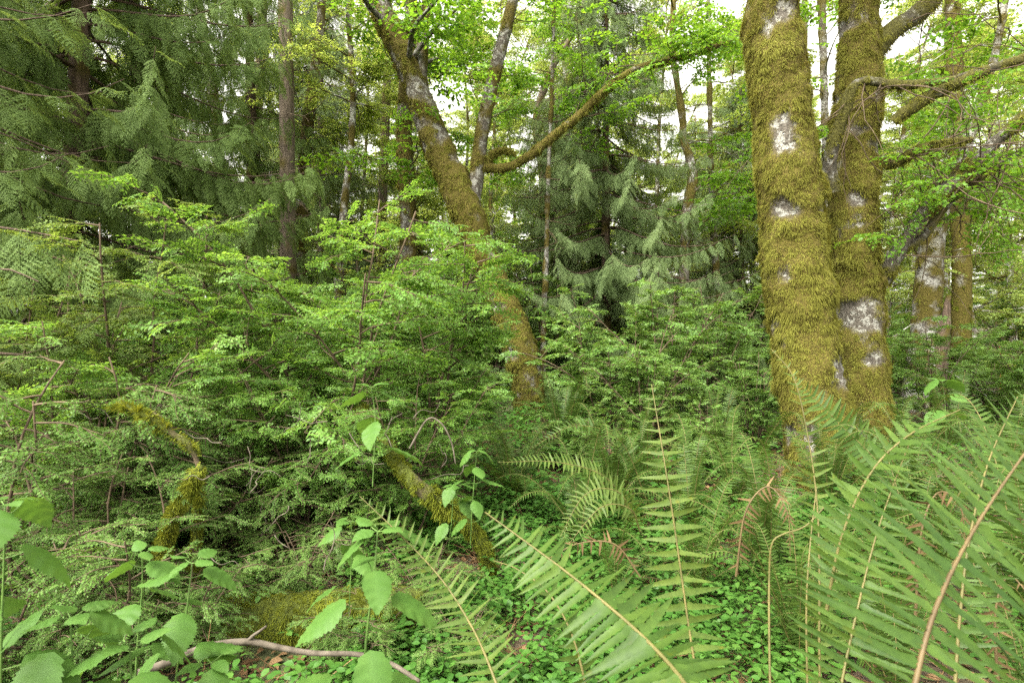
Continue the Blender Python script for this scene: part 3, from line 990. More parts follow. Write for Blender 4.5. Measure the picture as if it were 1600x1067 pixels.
GW = 'slender leafy alders of the wood behind'
LW = 'slender alder with airy light green leaves in the wood behind the clearing'
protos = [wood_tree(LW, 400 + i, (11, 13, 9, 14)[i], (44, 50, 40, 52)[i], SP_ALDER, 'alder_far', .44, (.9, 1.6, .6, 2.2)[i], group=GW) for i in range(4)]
seed(5)
spots = [(520, 13), (570, 19), (690, 15), (730, 20), (640, 25), (780, 17), (840, 22), (900, 17), (1010, 19), (1040, 15), (1110, 18), (1180, 16), (1150, 24),
         (1240, 13), (1310, 17), (1380, 14), (1420, 20), (1470, 16), (1530, 13), (1590, 17), (1560, 22), (1640, 12), (1700, 16), (1340, 26), (1230, 30), (980, 28), (870, 32), (740, 30),
         (600, 34), (480, 26), (400, 22), (320, 28), (250, 19), (160, 24), (60, 17), (-40, 22), (1480, 28), (1600, 30), (1060, 36), (1420, 36), (680, 42), (930, 42), (1180, 42), (1540, 42), (440, 40), (200, 38), (20, 34), (1700, 36),
         (560, 50), (640, 52), (720, 54), (800, 50), (860, 55), (920, 50), (1000, 53), (1070, 50), (1130, 54), (1250, 50), (1310, 54), (1380, 50), (1470, 52), (1560, 54), (1640, 50), (500, 54), (380, 50), (300, 54), (545, 23), (455, 20), (500, 21), (590, 24), (625, 22), (760, 24), (815, 27), (900, 24), (930, 33), (1090, 26), (1265, 24), (1360, 21), (1450, 25), (1590, 26), (660, 31), (770, 34), (840, 38), (1010, 33), (1100, 30), (1480, 36)]
for i, (px, Y) in enumerate(spots):
    k = i % 4
    if i < 4:
        o = protos[k]
        p = spot(px, Y); o.location = p; o.rotation_euler = (0, 0, U(0, 6)); s = U(.85, 1.15); o.scale = (s, s, s)
    else:
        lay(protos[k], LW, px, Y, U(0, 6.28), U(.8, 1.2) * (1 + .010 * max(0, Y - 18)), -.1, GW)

# ------------------------------------------------------------------ shrubs
def shrub(name, label, sd, h, spread, n_stem, n_br, kinds, mat, size, flat=.12, droop=0.0, tlow=.25, cat='shrub', twig='twig', lift=.15, per=(5, 9)):
    seed(sd)
    gs, gl, gt = Geo(), Geo(), Geo()
    for s in range(n_stem):
        a = 6.283 * (s + U(0, .8)) / n_stem
        tilt = U(.1, .65) * spread / h * 1.3
        P = wander((U(-.1, .1), U(-.1, .1), -.05), (math.cos(a) * tilt, math.sin(a) * tilt, 1), h * U(.72, 1.05) * math.hypot(1, tilt), 12, .09, (math.cos(a) * .025, math.sin(a) * .025, -.01))
        tube(gs, P, np.linspace(.012, .004, 12) * (.7 + .4 * h / 2), 6)
        for bnum in range(n_br):
            t = tlow + (1 - tlow) * (bnum + U(0, 1)) / n_br
            k = min(t * 11, 10.99); i0 = int(k); f = k - i0
            p = P[i0] * (1 - f) + P[i0 + 1] * f
            az = a + U(-2.2, 2.2)
            L = spread * U(.3, .75) * (1.1 - .5 * t)
            w = wander(p, (math.cos(az), math.sin(az), lift + U(-.15, .3)), L, 7, .12, (0, 0, -.04 - droop))
            tube(gs, w, np.linspace(.006, .002, 7), 4)
            D, Q, S = leafy(gl, gt, w, int(U(*per)), None, size, 1.0, .15, -.05 - droop)
            bake_sprays(gl, gt, kinds, D, Q, S, np.array([0, 0, 1.0]) + rng.normal(0, flat, (len(D), 3)))
    root = thing(name, label, cat)
    put('stems', gs, MT[twig], root)
    f = put('foliage', gl, MT[mat], root)
    put('twigs', gt, MT[twig], f)
    return root


def set_at(o, px, Y, rz=0.0, sc=1.0):
    p = spot(px, Y)
    o.location = p; o.rotation_euler = (0, 0, rz); o.scale = (sc, sc, sc)
    return o


h1 = set_at(shrub('huckleberry_shrub', 'tall bright green huckleberry with layered sprays left of the curved alder', 501, 2.25, 1.0, 7, 13, SP_SHRUB, 'shrub', .21, .4, per=(7, 12), lift=.3), 530, 4.3, 0, 1.1)
h2 = set_at(shrub('huckleberry_shrub', 'bright green huckleberry whose sprays overlap the lower trunk of the curved alder', 502, 2.05, 1.0, 7, 13, SP_SHRUB, 'shrub', .21, .55, droop=.01, per=(7, 12), lift=.3), 665, 4.7, 0, 1.1)
h3 = set_at(shrub('huckleberry_shrub', 'narrow tall yellow-green huckleberry in front of the dark cedars', 503, 2.3, .8, 5, 13, SP_EVER + SP_SHRUB, 'shrub_fine', .19, .5, per=(7, 12), lift=.3), 215, 4.0)
lay(h1, 'pale leafy huckleberry between the yellow-green one and the layered one', 370, 4.9, 1.4, .9)
lay(h2, 'spreading huckleberry mound low at the left below the cedar bough', 150, 3.5, 2.9, .80)
lay(h3, 'huckleberry with yellow-tinged sprays at the far left edge', 25, 3.8, .7, .83)
lay(h2, 'low huckleberry skirt in front of the layered one, above the fallen branch', 480, 3.6, 4.4, .62)
lay(h1, 'small huckleberry leaning over the mossy arched limb', 640, 3.6, 5.2, .52)
e1 = set_at(shrub('evergreen_shrub', 'dark glossy evergreen huckleberry at the left edge', 511, 1.45, .75, 7, 11, SP_EVER, 'ever', .2, .25, .03), 70, 2.9)
e2 = set_at(shrub('evergreen_shrub', 'glossy evergreen huckleberry with drooping sprays above the mossy log', 512, 1.0, .8, 8, 10, SP_EVER, 'ever', .19, .25, .06), 330, 3.6)
lay(e1, 'dark evergreen huckleberry clump in the lower left behind the nettles', 190, 2.5, 2.0, .66)
lay(e2, 'evergreen huckleberry tuft drooping over the left end of the mossy log', 420, 3.6, 3.3, .85)
lay(e1, 'shaded evergreen huckleberry at the lower left corner', -10, 2.2, 4.0, .62)
lay(e2, 'evergreen huckleberry bank under the yellow-green huckleberry', 250, 3.5, 1.0, 1.15)
lay(e1, 'evergreen huckleberry under the layered bright shrub', 560, 4.0, 5.0, .75)
lay(e2, 'evergreen huckleberry sprigs half hiding the short forked stump', 275, 2.45, 2.2, .5)
for px_, Y_, s_, d_ in ((150, 2.35, .38, 'left of'), (560, 2.5, .34, 'at the right end of'), (470, 3.05, .5, 'just behind'), (660, 2.9, .40, 'beyond the right end of'), (720, 2.5, .30, 'well right of')):
    lay(e2, 'low trailing evergreen huckleberry sprigs ' + d_ + ' the mossy log', px_, Y_, px_ * .1, s_)
s1 = set_at(shrub('salmonberry_bush', 'upright leafy salmonberry in front of the conical cedar', 521, 2.0, .8, 8, 9, SP_BERRY + SP_SHRUB, 'berry', .2, .45, 0, .2, per=(7, 11), lift=.35), 1040, 7.6)
s2 = set_at(shrub('salmonberry_bush', 'rounded pale salmonberry just right of the curved alder base', 522, 1.5, .9, 8, 9, SP_BERRY + SP_SHRUB, 'berry', .2, .45, 0, .15, per=(7, 11), lift=.35), 960, 7.0)
GB = 'salmonberry bushes filling the gap under the wood'
LB = 'pale leafy berry bush in the thicket under the wood behind'
back = [(1115, 8.6, 1.05), (960, 8.6, 1.15), (850, 10.5, 1.2), (1180, 9.5, .95), (1010, 6.4, .62), (890, 5.6, .5), (770, 11, .8), (700, 8, .9), (620, 7.2, .95), (520, 7.5, 1.1), (410, 7.0, 1.0), (300, 7.2, 1.1), (570, 10, 1.3), (460, 10.5, 1.3), (700, 11, 1.3),
        (1240, 10, 1.1), (1300, 9, .9), (1400, 11, 1.0), (1450, 8.0, .72), (1550, 9, .8), (1620, 8, .75), (1510, 12, 1.0), (1600, 14, 1.2), (1340, 13, 1.2), (1080, 13, 1.2), (930, 14, 1.3), (760, 14, 1.3), (600, 15, 1.4), (430, 16, 1.4), (1680, 11, 1.0),
        (200, 8, 1.2), (90, 7, 1.1), (1180, 6.6, .6), (1100, 5.8, .55), (1440, 18, 1.3), (1570, 19, 1.3), (1230, 18, 1.3), (1010, 19, 1.3), (820, 20, 1.4), (660, 21, 1.4), (500, 22, 1.4), (300, 20, 1.4),
        (470, 17, 2.0), (540, 18, 2.2), (610, 19, 2.1), (700, 17, 2.0), (790, 18, 2.1), (410, 19, 2.2),
        (560, 26, 2.0), (680, 27, 2.2), (760, 30, 2.4), (850, 27, 2.0), (960, 28, 2.2), (1060, 27, 2.2), (1140, 30, 2.4), (1260, 28, 2.0), (1360, 27, 2.1), (1460, 28, 2.2), (1580, 27, 2.0), (420, 28, 2.2), (300, 30, 2.2), (600, 13, 1.5), (725, 14, 1.5), (1100, 16, 1.6)]
seed(9)
for i, (px, Y, s) in enumerate(back):
    lay((s1, s2)[i % 2], LB, px, Y, U(0, 6.28), s * U(.9, 1.1), 0, GB)

# ------------------------------------------------------------------ ferns
def pinna_tpl(seg=7, w=.095, teeth=0.0):
    """sword fern leaflet along +X with an ear at the base on the +Y side"""
    xs = np.linspace(0, 1, seg + 1)
    V, T = [], []
    for i, x in enumerate(xs[:-1]):
        ww = w * (1 - x ** 2.2) ** .8 * (1 if i else .55)
        ww *= 1 + teeth * (1 if i % 2 else -1)
        ear = w * .75 * math.exp(-((x - .07) / .05) ** 2)
        z = -.10 * x * x
        V += [(x, -ww, z + .012), (x, 0, z - .006), (x, ww + ear, z + .012)]
    V.append((1, .02, -.10))
    for i in range(seg - 1):
        a = i * 3
        T += [(a, a + 3, a + 4), (a, a + 4, a + 1), (a + 1, a + 4, a + 5), (a + 1, a + 5, a + 2)]
    a = (seg - 1) * 3; n = seg * 3
    T += [(a, n, a + 1), (a + 1, n, a + 2)]
    return tpl(V, T)


PIN = pinna_tpl()
PIN_LOW = pinna_tpl(3, .08)
PIN_FINE = pinna_tpl(20, .095, .11)


def frond_geo(P, up, L, gap=.026, bare=.12, low=False, sd=0, fwd=.25, cup=.25, wid=1.0, miss=.02, r=.0032, curl=0.0, fine=False):
    """a frond along path P: returns (leaflets Geo, stalk Geo)"""
    seed(sd)
    P = catmull(P, 60)
    s = np.r_[0, np.cumsum(np.linalg.norm(np.diff(P, axis=0), axis=1))]
    tot = s[-1]
    T = nrm(np.gradient(P, axis=0))
    n = int(tot * (1 - bare) / gap)
    tt = bare + (1 - bare) * (np.arange(n) + .5) / n
    ss = tt * tot
    pos = np.stack([np.interp(ss, s, P[:, k]) for k in range(3)], -1)
    tan = nrm(np.stack([np.interp(ss, s, T[:, k]) for k in range(3)], -1))
    up = np.broadcast_to(np.asarray(up, float), tan.shape)
    side = nrm(np.cross(tan, up))
    nor = np.cross(side, tan)
    x = (tt - bare) / (1 - bare)
    prof = np.minimum(1, .6 + 2.2 * x) * (1 - x ** 2.6) ** .75 * .97 + .03
    g, gs = Geo(), Geo()
    for sgn in (1, -1):
        keep = U(0, 1, n) > miss
        d = side * sgn + tan * (fwd + .5 * x ** 3)[:, None] + nor * (cup * U(.6, 1.4, n))[:, None] + rng.normal(0, .09, (n, 3)) + np.array([0, 0, -curl])
        sc = L * prof * U(.88, 1.1, n)
        Rm = frames(d, nor - side * sgn * cup * .6 + rng.normal(0, .3 if fine else .15, (n, 3)))
        W = np.stack([sc, np.maximum(sc, L * .3) * wid * sgn * 1.0, sc], -1)
        # ears point to the frond tip on both sides
        flip = np.where((np.cross(Rm[:, :, 2], Rm[:, :, 0]) * tan).sum(-1) > 0, 1.0, -1.0)
        W[:, 1] = np.abs(W[:, 1]) * flip
        Rm = Rm * W[:, None, :]
        g.bake(PIN_LOW if low else (PIN_FINE if fine else PIN), Rm[keep], (pos + side * sgn * r * .6)[keep])
    tube(gs, P, np.linspace(r * 1.25, r * .35, 60), 5)
    return g, gs


def arch(L, rise, reach, sd, twist=.1):
    """frond path from the crown at the origin out along +X"""
    seed(sd)
    u = np.linspace(0, 1, 9)
    X = reach * (u ** 1.25)
    Z = rise * (np.sin(u * math.pi * .62)) / math.sin(math.pi * .5) * 1.0 - (.12 * L) * u ** 4
    Yw = twist * L * u * u * U(-1, 1)
    return np.stack([X, Yw, Z], -1)


FR = []
for i, (L, rise, reach) in enumerate([(1.0, .62, .72), (1.1, .8, .6), (.95, .45, .8), (1.2, 1.0, .5), (.8, .35, .7), (1.0, .95, .3)]):
    P = arch(L, rise, reach, 600 + i)
    g, gs = frond_geo(P, (0, 0, 1), .092, .021, .12, False, 610 + i, cup=.1, curl=.15, wid=.95)
    FR.append((g.mesh('frond', MT['fern']), gs.mesh('stalk', MT['stalk'])))
for i, (L, rise, reach) in enumerate([(.8, .2, .75), (.9, .35, .75)]):
    P = arch(L, rise, reach, 620 + i)
    g, gs = frond_geo(P, (0, 0, 1), .06, .03, .2, True, 625 + i, cup=-.2, curl=.6, wid=.7, miss=.3)
    FR.append((g.mesh('withered_frond', MT['fern_dead']), gs.mesh('stalk', MT['stalk_brown'])))


def add_frond(root, k, az, tilt, sc, base=(0, 0, 0)):
    f = put('frond' if k < 6 else 'withered_frond', FR[k][0], None, root)
    f.location = base
    f.rotation_euler = (U(-.2, .2), tilt, az)
    f.scale = (sc, sc, sc)
    put('stalk', FR[k][1], None, f)
    return f


def fern(label, px, Y, n, sc=1.0, az0=0.0, az1=6.283, kinds=(0, 1, 2, 3, 4), dead=1, sd=0, group=None, lift=0.0, dz=0.0):
    seed(sd)
    p = spot(px, Y); p[2] += dz
    root = thing('sword_fern', label, 'fern', p, 0, group)
    for i in range(n):
        az = az0 + (az1 - az0) * (i + U(0, .7)) / n
        add_frond(root, kinds[int(U(0, len(kinds)))], az, U(-.18, .2) - lift, sc * U(.78, 1.1))
    for i in range(dead):
        add_frond(root, 6 + int(U(0, 2)), U(0, 6.28), U(0, .3), sc * U(.7, 1))
    return root


fern('arching sword fern in the middle ground whose fronds spread left below the curved alder', 905, 3.7, 13, .82, sd=1)
fern('sword fern with upright blue-green fronds at the foot of the curved alder', 880, 6.2, 13, .95, kinds=(1, 3, 5, 0), sd=2)
fern('sword fern tucked between the curved alder fern and the mossy pair', 1010, 4.6, 12, .8, sd=3)
fern('small sword fern low in the middle of the clearing beside the withered fronds', 960, 3.0, 10, .55, sd=4, dead=2)
fern('big sword fern against the foot of the leaning mossy trunk', 1300, 4.2, 12, .85, kinds=(0, 1, 3), sd=5)
fern('sword fern beside the leaning mossy trunk on its left', 1150, 4.4, 12, .85, sd=6, dead=2)
fern('broad sword fern right of the two mossy trunks', 1420, 4.4, 14, 1.0, sd=7)
fern('sword fern at the right edge under the low limbs', 1570, 4.2, 14, 1.05, sd=8)
fern('sword fern between the broad one and the camera, right of centre', 1440, 3.0, 13, .9, kinds=(0, 1, 3, 5), sd=9)
fern('tall sword fern at the right edge with dark arching fronds', 1600, 2.6, 14, 1.05, kinds=(0, 1, 2, 3), sd=10)
fern('sword fern in front of the leaning mossy trunk', 1200, 3.2, 12, .8, kinds=(0, 1, 3, 4), sd=11, dead=2)
fern('sword fern behind the tall single frond right of the centre', 1090, 3.0, 11, .66, sd=12, dead=3)
fern('sword fern with upright fronds lower right of centre', 1250, 2.4, 12, .72, kinds=(1, 3, 5), sd=13, dead=1)
fern('sword fern in the lower right crossed by brown stalks', 1400, 2.2, 12, .72, kinds=(0, 1, 3, 5), sd=14, dead=2)
fern('sword fern at the lower right corner', 1620, 1.9, 12, .7, kinds=(0, 1, 3), sd=15)
fern('sword fern beyond the broad one, beneath the grey scaly alder', 1480, 6.5, 12, 1.0, sd=16)
fern('sword fern far right beyond the low limbs', 1620, 6.0, 12, 1.0, sd=17)
fern('sword fern in the hollow between the salmonberry and the mossy pair', 1120, 6.0, 11, .9, sd=18)
fern('sword fern at the foot of the upright mossy alder', 1385, 5.4, 12, .85, sd=19)
fern('sword fern at the left of the middle ground beside the leafy herbs', 800, 4.4, 12, .85, sd=21)
fern('sword fern behind the bending fronds of the middle fern', 960, 4.2, 13, .85, kinds=(0, 1, 3), sd=22)
fern('sword fern with brown withered fronds left of the leaning mossy trunk', 1080, 3.9, 12, .8, sd=23, dead=4)
fern('sword fern in the shade below the salmonberry bushes', 1000, 5.6, 10, .75, sd=20)


def single(label, pts, L, sd, mat='fern', stalk='stalk', gap=.024, up=(0, -.6, 1), group=None, bare=.05, **kw):
    """one long frond of a fern rooted out of view: pts [(px, py, Y)] from base to tip"""
    P = np.array([at(*p) for p in pts])
    base = P[0].copy()
    g, gs = frond_geo(P, up, L, gap, bare, False, sd, fine=True, **kw)
    g.V = [v - base for v in g.V]; gs.V = [v - base for v in gs.V]
    root = thing('fern_frond', label, 'fern frond', base, 0, group)
    put('blade', g, MT[mat], root)
    put('stalk', gs, MT[stalk], root)
    return root


single('large near frond slanting from the bottom centre up to the left, leaflets overlapping', [(1120, 1180, .62), (1075, 1075, .72), (1000, 990, .82), (900, 905, .92), (820, 845, 1.0), (758, 800, 1.05)], .105, 701, up=(.15, -.75, .7), gap=.0155, fwd=.2, wid=.78, cup=.05, curl=.25)
single('tall upright frond with pale midrib standing right of centre', [(1110, 1200, 1.3), (1090, 1067, 1.35), (1072, 950, 1.4), (1055, 830, 1.45), (1038, 720, 1.5), (1018, 600, 1.6)], .095, 702, up=(0, -1, .3), gap=.030, fwd=.05, cup=.0, mat='fern_young', wid=.9, curl=.1)
single('slim pale frond rising to the left from the bottom centre over the mossy log', [(800, 1140, 1.2), (765, 1040, 1.3), (735, 975, 1.4), (690, 905, 1.5), (630, 840, 1.55), (562, 775, 1.6)], .085, 703, up=(.2, -.75, .6), gap=.024, mat='fern_young', wid=.75, fwd=.3)
single('huge near frond with brown stalk leaning right along the right edge', [(1405, 1200, .56), (1430, 1067, .6), (1462, 950, .64), (1520, 830, .70), (1600, 710, .76), (1680, 610, .8)], .125, 704, up=(-.2, -1, .2), gap=.0205, stalk='stalk_brown', wid=.45, fwd=.0, cup=.05, r=.0027)
single('upright near frond with a bare yellow stalk beside the huge one', [(1300, 1180, .95), (1315, 1067, 1.0), (1340, 950, 1.05), (1368, 840, 1.1), (1395, 760, 1.15), (1420, 695, 1.2)], .12, 705, up=(-.3, -1, .2), gap=.0205, wid=.47, fwd=.05, mat='fern', r=.0024)
single('narrow upright frond in front of the leaning mossy trunk base', [(1282, 1150, 1.5), (1280, 1000, 1.55), (1280, 880, 1.6), (1276, 780, 1.65), (1262, 680, 1.7), (1240, 590, 1.75), (1205, 545, 1.8)], .075, 706, up=(.1, -1, .2), gap=.030, wid=.85, mat='fern_young')
single('dark backlit frond arching to the left across the lower right', [(1290, 960, 1.2), (1315, 840, 1.2), (1360, 740, 1.2), (1420, 680, 1.2), (1500, 640, 1.25)], .085, 707, up=(-.7, -.25, .7), gap=.022, wid=1.1)
single('blue-green frond leaning across the base of the leaning mossy trunk', [(1420, 790, 3.6), (1370, 720, 3.65), (1320, 670, 3.7), (1275, 625, 3.75), (1240, 590, 3.8)], .17, 708, up=(-.35, -.8, .5), gap=.030, wid=1.0)
single('upright frond at the right behind the huge near one', [(1490, 1100, 1.1), (1500, 960, 1.15), (1515, 840, 1.2), (1545, 720, 1.3), (1590, 620, 1.4)], .10, 709, up=(-.2, -1, .2), gap=.028, wid=.75)
single('frond of the middle fern reaching left, almost level, below the curved alder', [(985, 800, 3.2), (945, 745, 3.1), (870, 722, 3.0), (778, 722, 2.9)], .078, 711, up=(0, -.7, .8), gap=.022, mat='fern_young')
single('frond of the middle fern bending down to the left above the near slanting frond', [(995, 815, 3.0), (965, 768, 2.95), (915, 772, 2.9), (875, 838, 2.85)], .085, 712, up=(-.4, -.8, .5), gap=.022, mat='fern_young')
single('second bending frond of the middle fern, just right of the first', [(1000, 830, 2.8), (985, 795, 2.75), (940, 792, 2.7), (888, 850, 2.65)], .075, 713, up=(-.4, -.8, .5), gap=.022, mat='fern_young')
single('grey-green frond arching left over the middle fern near the curved alder foot', [(1010, 780, 4.0), (970, 690, 3.9), (900, 665, 3.8), (830, 700, 3.7)], .10, 714, up=(-.2, -.6, .8), gap=.025)
single('low frond drooping to the right near the bottom centre', [(930, 1150, 1.25), (900, 1010, 1.3), (860, 930, 1.35), (810, 890, 1.4), (770, 875, 1.45)], .07, 710, up=(.3, -.3, 1), gap=.024)

for nm, pts, L_, sd_ in (('withered brown frond hanging among the ferns right of the tall single frond', [(1150, 900, 1.9), (1165, 800, 1.9), (1200, 760, 1.9), (1230, 800, 1.85), (1235, 870, 1.85)], .05, 721),
                         ('withered curled frond drooping in the middle of the lower right fern bed', [(1430, 960, 1.5), (1440, 830, 1.5), (1465, 770, 1.5), (1500, 790, 1.45), (1510, 870, 1.45)], .05, 722),
                         ('brown dead frond lying low between the near slanting frond and the tall one', [(1000, 900, 2.2), (960, 850, 2.2), (900, 850, 2.2), (850, 880, 2.15)], .055, 723),
                         ('dead brown frond bent over at the bottom right behind the huge near frond', [(1560, 1080, 1.2), (1555, 960, 1.2), (1575, 900, 1.2), (1610, 930, 1.15)], .045, 724)):
    single(nm, pts, L_, sd_, 'fern_dead', 'stalk_brown', up=(0, -.8, .5), gap=.018, wid=.9, curl=.8, miss=.45)

# bare brown stalks
def rod(name, label, cat, pts, r, mat, group=None, k=6, n=40):
    P = np.array([at(*p) for p in pts])
    base = P[0].copy()
    C = catmull(P, n) - base
    g = Geo(); tube(g, C, np.linspace(r, r * .55, n), k)
    o = put(name, g, mat, None, loc=base)
    return tag(o, label, cat, group)


rod('fern_stalk', 'bare yellow fern stalk hooking to the right at its top, right of centre', 'fern stalk', [(1204, 1100, 1.4), (1202, 1000, 1.45), (1202, 900, 1.5), (1206, 850, 1.5), (1222, 835, 1.5), (1258, 822, 1.5), (1290, 790, 1.5)], .0035, MT['stalk'])
rod('fern_stalk', 'bare yellow fern stalk standing beside the hooked one', 'fern stalk', [(1262, 1100, 1.4), (1260, 950, 1.45), (1266, 850, 1.5), (1276, 760, 1.6)], .003, MT['stalk'])

# ------------------------------------------------------------------ nettles and other broad-leaved plants
def nettle_leaf(serr=.09, teeth=15):
    """toothed heart-shaped leaf, length 1 along +X"""
    n = teeth * 2 + 1
    t = np.linspace(0, 1, n)
    w = .40 * np.sin(np.pi * np.clip(t, 0, 1) ** .62) ** .85 * (1 - .25 * t)
    w = np.maximum(w, 0)
    tooth = np.where(np.arange(n) % 2 == 1, serr, -.0) * (1 - .6 * t)
    x = t * 1.0
    V, T = [], []
    rows = []
    for s in (1, -1):
        for f in (.5, 1.0):
            rows.append([(x[i] - (.08 * (1 - t[i]) ** 3 * f) + (.02 if f == 1 and i % 2 else 0) + .10 * w[i] * f - .05 * f * (t[i] < .05),
                          s * (w[i] * f + (tooth[i] * min(1, w[i] * 6) if f == 1 else 0)),
                          -.16 * t[i] ** 2 + .10 * (w[i] * f) + .012 * math.sin(t[i] * 26 - w[i] * f * 9) - .35 * (w[i] * f) ** 2) for i in range(n)])
    mid = [(x[i], 0, -.16 * t[i] ** 2 - .006) for i in range(n)]
    V = mid + rows[0] + rows[1] + rows[2] + rows[3]
    for i in range(n - 1):
        for a, b in ((0, n), (n, 2 * n)):
            T += [(a + i, a + i + 1, b + i + 1), (a + i, b + i + 1, b + i)]
        for a, b in ((0, 3 * n), (3 * n, 4 * n)):
            T += [(a + i, b + i + 1, a + i + 1), (a + i, b + i, b + i + 1)]
    return tpl(V, T)


NETTLE = []
for i in range(3):
    g = Geo(); t_ = nettle_leaf(.055 + .008 * i, 11 + i * 2)
    V = t_[0].copy()
    V[:, 2] += (-.12, .04, -.22)[i] * V[:, 0] ** 2 + .05 * np.sin(V[:, 1] * 6 + i)
    g.add(V, t_[1])
    NETTLE.append(g.mesh('leaf', MT['nettle']))


def nettle(label, pts, leaves, sd, r=.0028, cat='nettle', name='nettle', scale=1.0):
    """pts: stem pixels from base to top; leaves: [(t, az, length, tilt)]"""
    seed(sd)
    leaves = [(t, a, L * (1.25 if name == 'nettle' else 1.0), tl) for t, a, L, tl in leaves]
    P = np.array([at(*p) for p in pts])
    base = P[0].copy()
    C = catmull(P, 40) - base
    g = Geo(); tube(g, C, np.linspace(r, r * .6, 40), 7)
    root = thing(name, label, cat, base)
    st = put('stem', g, MT['stalk_green'], root)
    for t, az, L, tilt in leaves:
        q = C[min(int(t * 39), 39)]
        d = np.array([math.cos(az), math.sin(az), 0])
        pl = L * U(.35, .6)
        e = q + d * pl + np.array([0, 0, pl * .35])
        gp = Geo(); tube(gp, catmull([q, (q + e) / 2 + np.array([0, 0, -.06 * pl]), e], 8), r * .4, 5)
        f = put('leaf', NETTLE[int(U(0, 3))], None, root)
        f.location = e
        f.rotation_euler = (U(-.35, .35), tilt, az)
        f.scale = (L, L * U(.85, 1.1), L)
        gp.V = [v - e for v in gp.V]
        pt = put('leaf_stalk', gp, MT['stalk_green'], root, loc=e)
    return root


def pairs(ts, L0, L1, az=0.0, n_top=4, tilt=(.15, .7)):
    out = []
    for i, t in enumerate(ts):
        a = az + (i % 2) * 1.57
        L = L0 + (L1 - L0) * i / max(1, len(ts) - 1)
        for s in (0, math.pi):
            out.append((t, a + s + U(-.35, .35), L * U(.85, 1.15), U(*tilt)))
    for k in range(n_top):
        out.append((1.0, az + 1.57 * k + .7, L1 * .55, U(-.4, .1)))
    return out


nettle('tall nettle stem with big toothed leaves left of the slim pale frond', [(562, 1150, 1.5), (572, 1000, 1.5), (584, 900, 1.52), (590, 830, 1.55)], pairs([.25, .42, .62, .82, .97], .125, .085, .25), 801, .004)
nettle('nettle behind the mossy log, below the yellow-green huckleberry', [(210, 1080, 1.55), (216, 990, 1.55), (222, 920, 1.55), (222, 865, 1.55)], pairs([.3, .62, .9], .085, .07, .1), 802)
nettle('nettle with four broad leaves left of the mossy log', [(270, 1100, 1.5), (280, 1020, 1.5), (292, 950, 1.5), (300, 880, 1.52)], pairs([.35, .65, .92], .085, .075, .5), 803)
nettle('tall nettle cut by the left edge of the picture', [(0, 1150, 1.15), (2, 1000, 1.15), (6, 880, 1.15), (8, 790, 1.15)], pairs([.3, .55, .78, .95], .095, .07, .3), 804)
nettle('nettle in the lower left corner with ragged wide leaves', [(108, 1180, 1.2), (114, 1080, 1.2), (112, 1010, 1.2), (110, 965, 1.2)], pairs([.45, .72, .95], .105, .085, .2), 805)
nettle('broad nettle under the grey fallen branch at the bottom left', [(200, 1180, 1.25), (205, 1110, 1.25), (205, 1050, 1.25), (202, 1005, 1.25)], pairs([.4, .7, .95], .10, .085, .9), 806)
nettle('nettle growing out of the huckleberry in front of the layered sprays', [(582, 760, 2.4), (585, 700, 2.4), (586, 650, 2.4), (580, 605, 2.4)], pairs([.3, .6, .9], .11, .09, .3), 807)
nettle('small nettle at the bottom edge right of the grey fallen branch', [(330, 1180, 1.45), (335, 1110, 1.45), (332, 1065, 1.45), (330, 1035, 1.45)], pairs([.5, .9], .085, .08, .3), 808)
nettle('leafy herb with rounded leaves beside the arched mossy limb', [(735, 850, 3.0), (738, 790, 3.0), (742, 740, 3.0), (745, 705, 3.0)], pairs([.25, .45, .65, .82, .97], .11, .09, .3), 809, name='leafy_herb', cat='herb')
nettle('leafy herb lower down beside the arched mossy limb', [(700, 860, 3.1), (705, 820, 3.1), (708, 780, 3.1), (712, 760, 3.1)], pairs([.4, .7, .95], .10, .09, .9), 810, name='leafy_herb', cat='herb')
nettle('bright young nettle rising behind the ferns right of the upright mossy alder', [(1478, 700, 4.4), (1478, 650, 4.4), (1475, 615, 4.4), (1472, 595, 4.4)], pairs([.5, .75, .95], .12, .10, .3), 811)
nettle('nettle under the evergreen huckleberry left of the tall nettle stem', [(545, 960, 2.4), (548, 900, 2.4), (550, 850, 2.4), (548, 815, 2.4)], pairs([.3, .6, .9], .11, .09, .6), 812)

# ------------------------------------------------------------------ fallen wood
def mossy_log(name, label, cat, pts, Y, cover, thick, n, sd, length=(.01, .03), mat='bark_log', moss='moss_green', rows=80, k=24, width=.0025):
    seed(sd)
    P = px_path(pts, Y)
    gb, gm = Geo(), Geo()
    mossy_stem(gb, gm, P, rows, k, cover, thick, n, sd, length, width, .35)
    base = P[0][:3].copy()
    root = thing(name, label, cat, base)
    finish(root, base, [('wood', gb, MT[mat], 'moss', None), ('moss', gm, MT[moss], None, 'wood')])


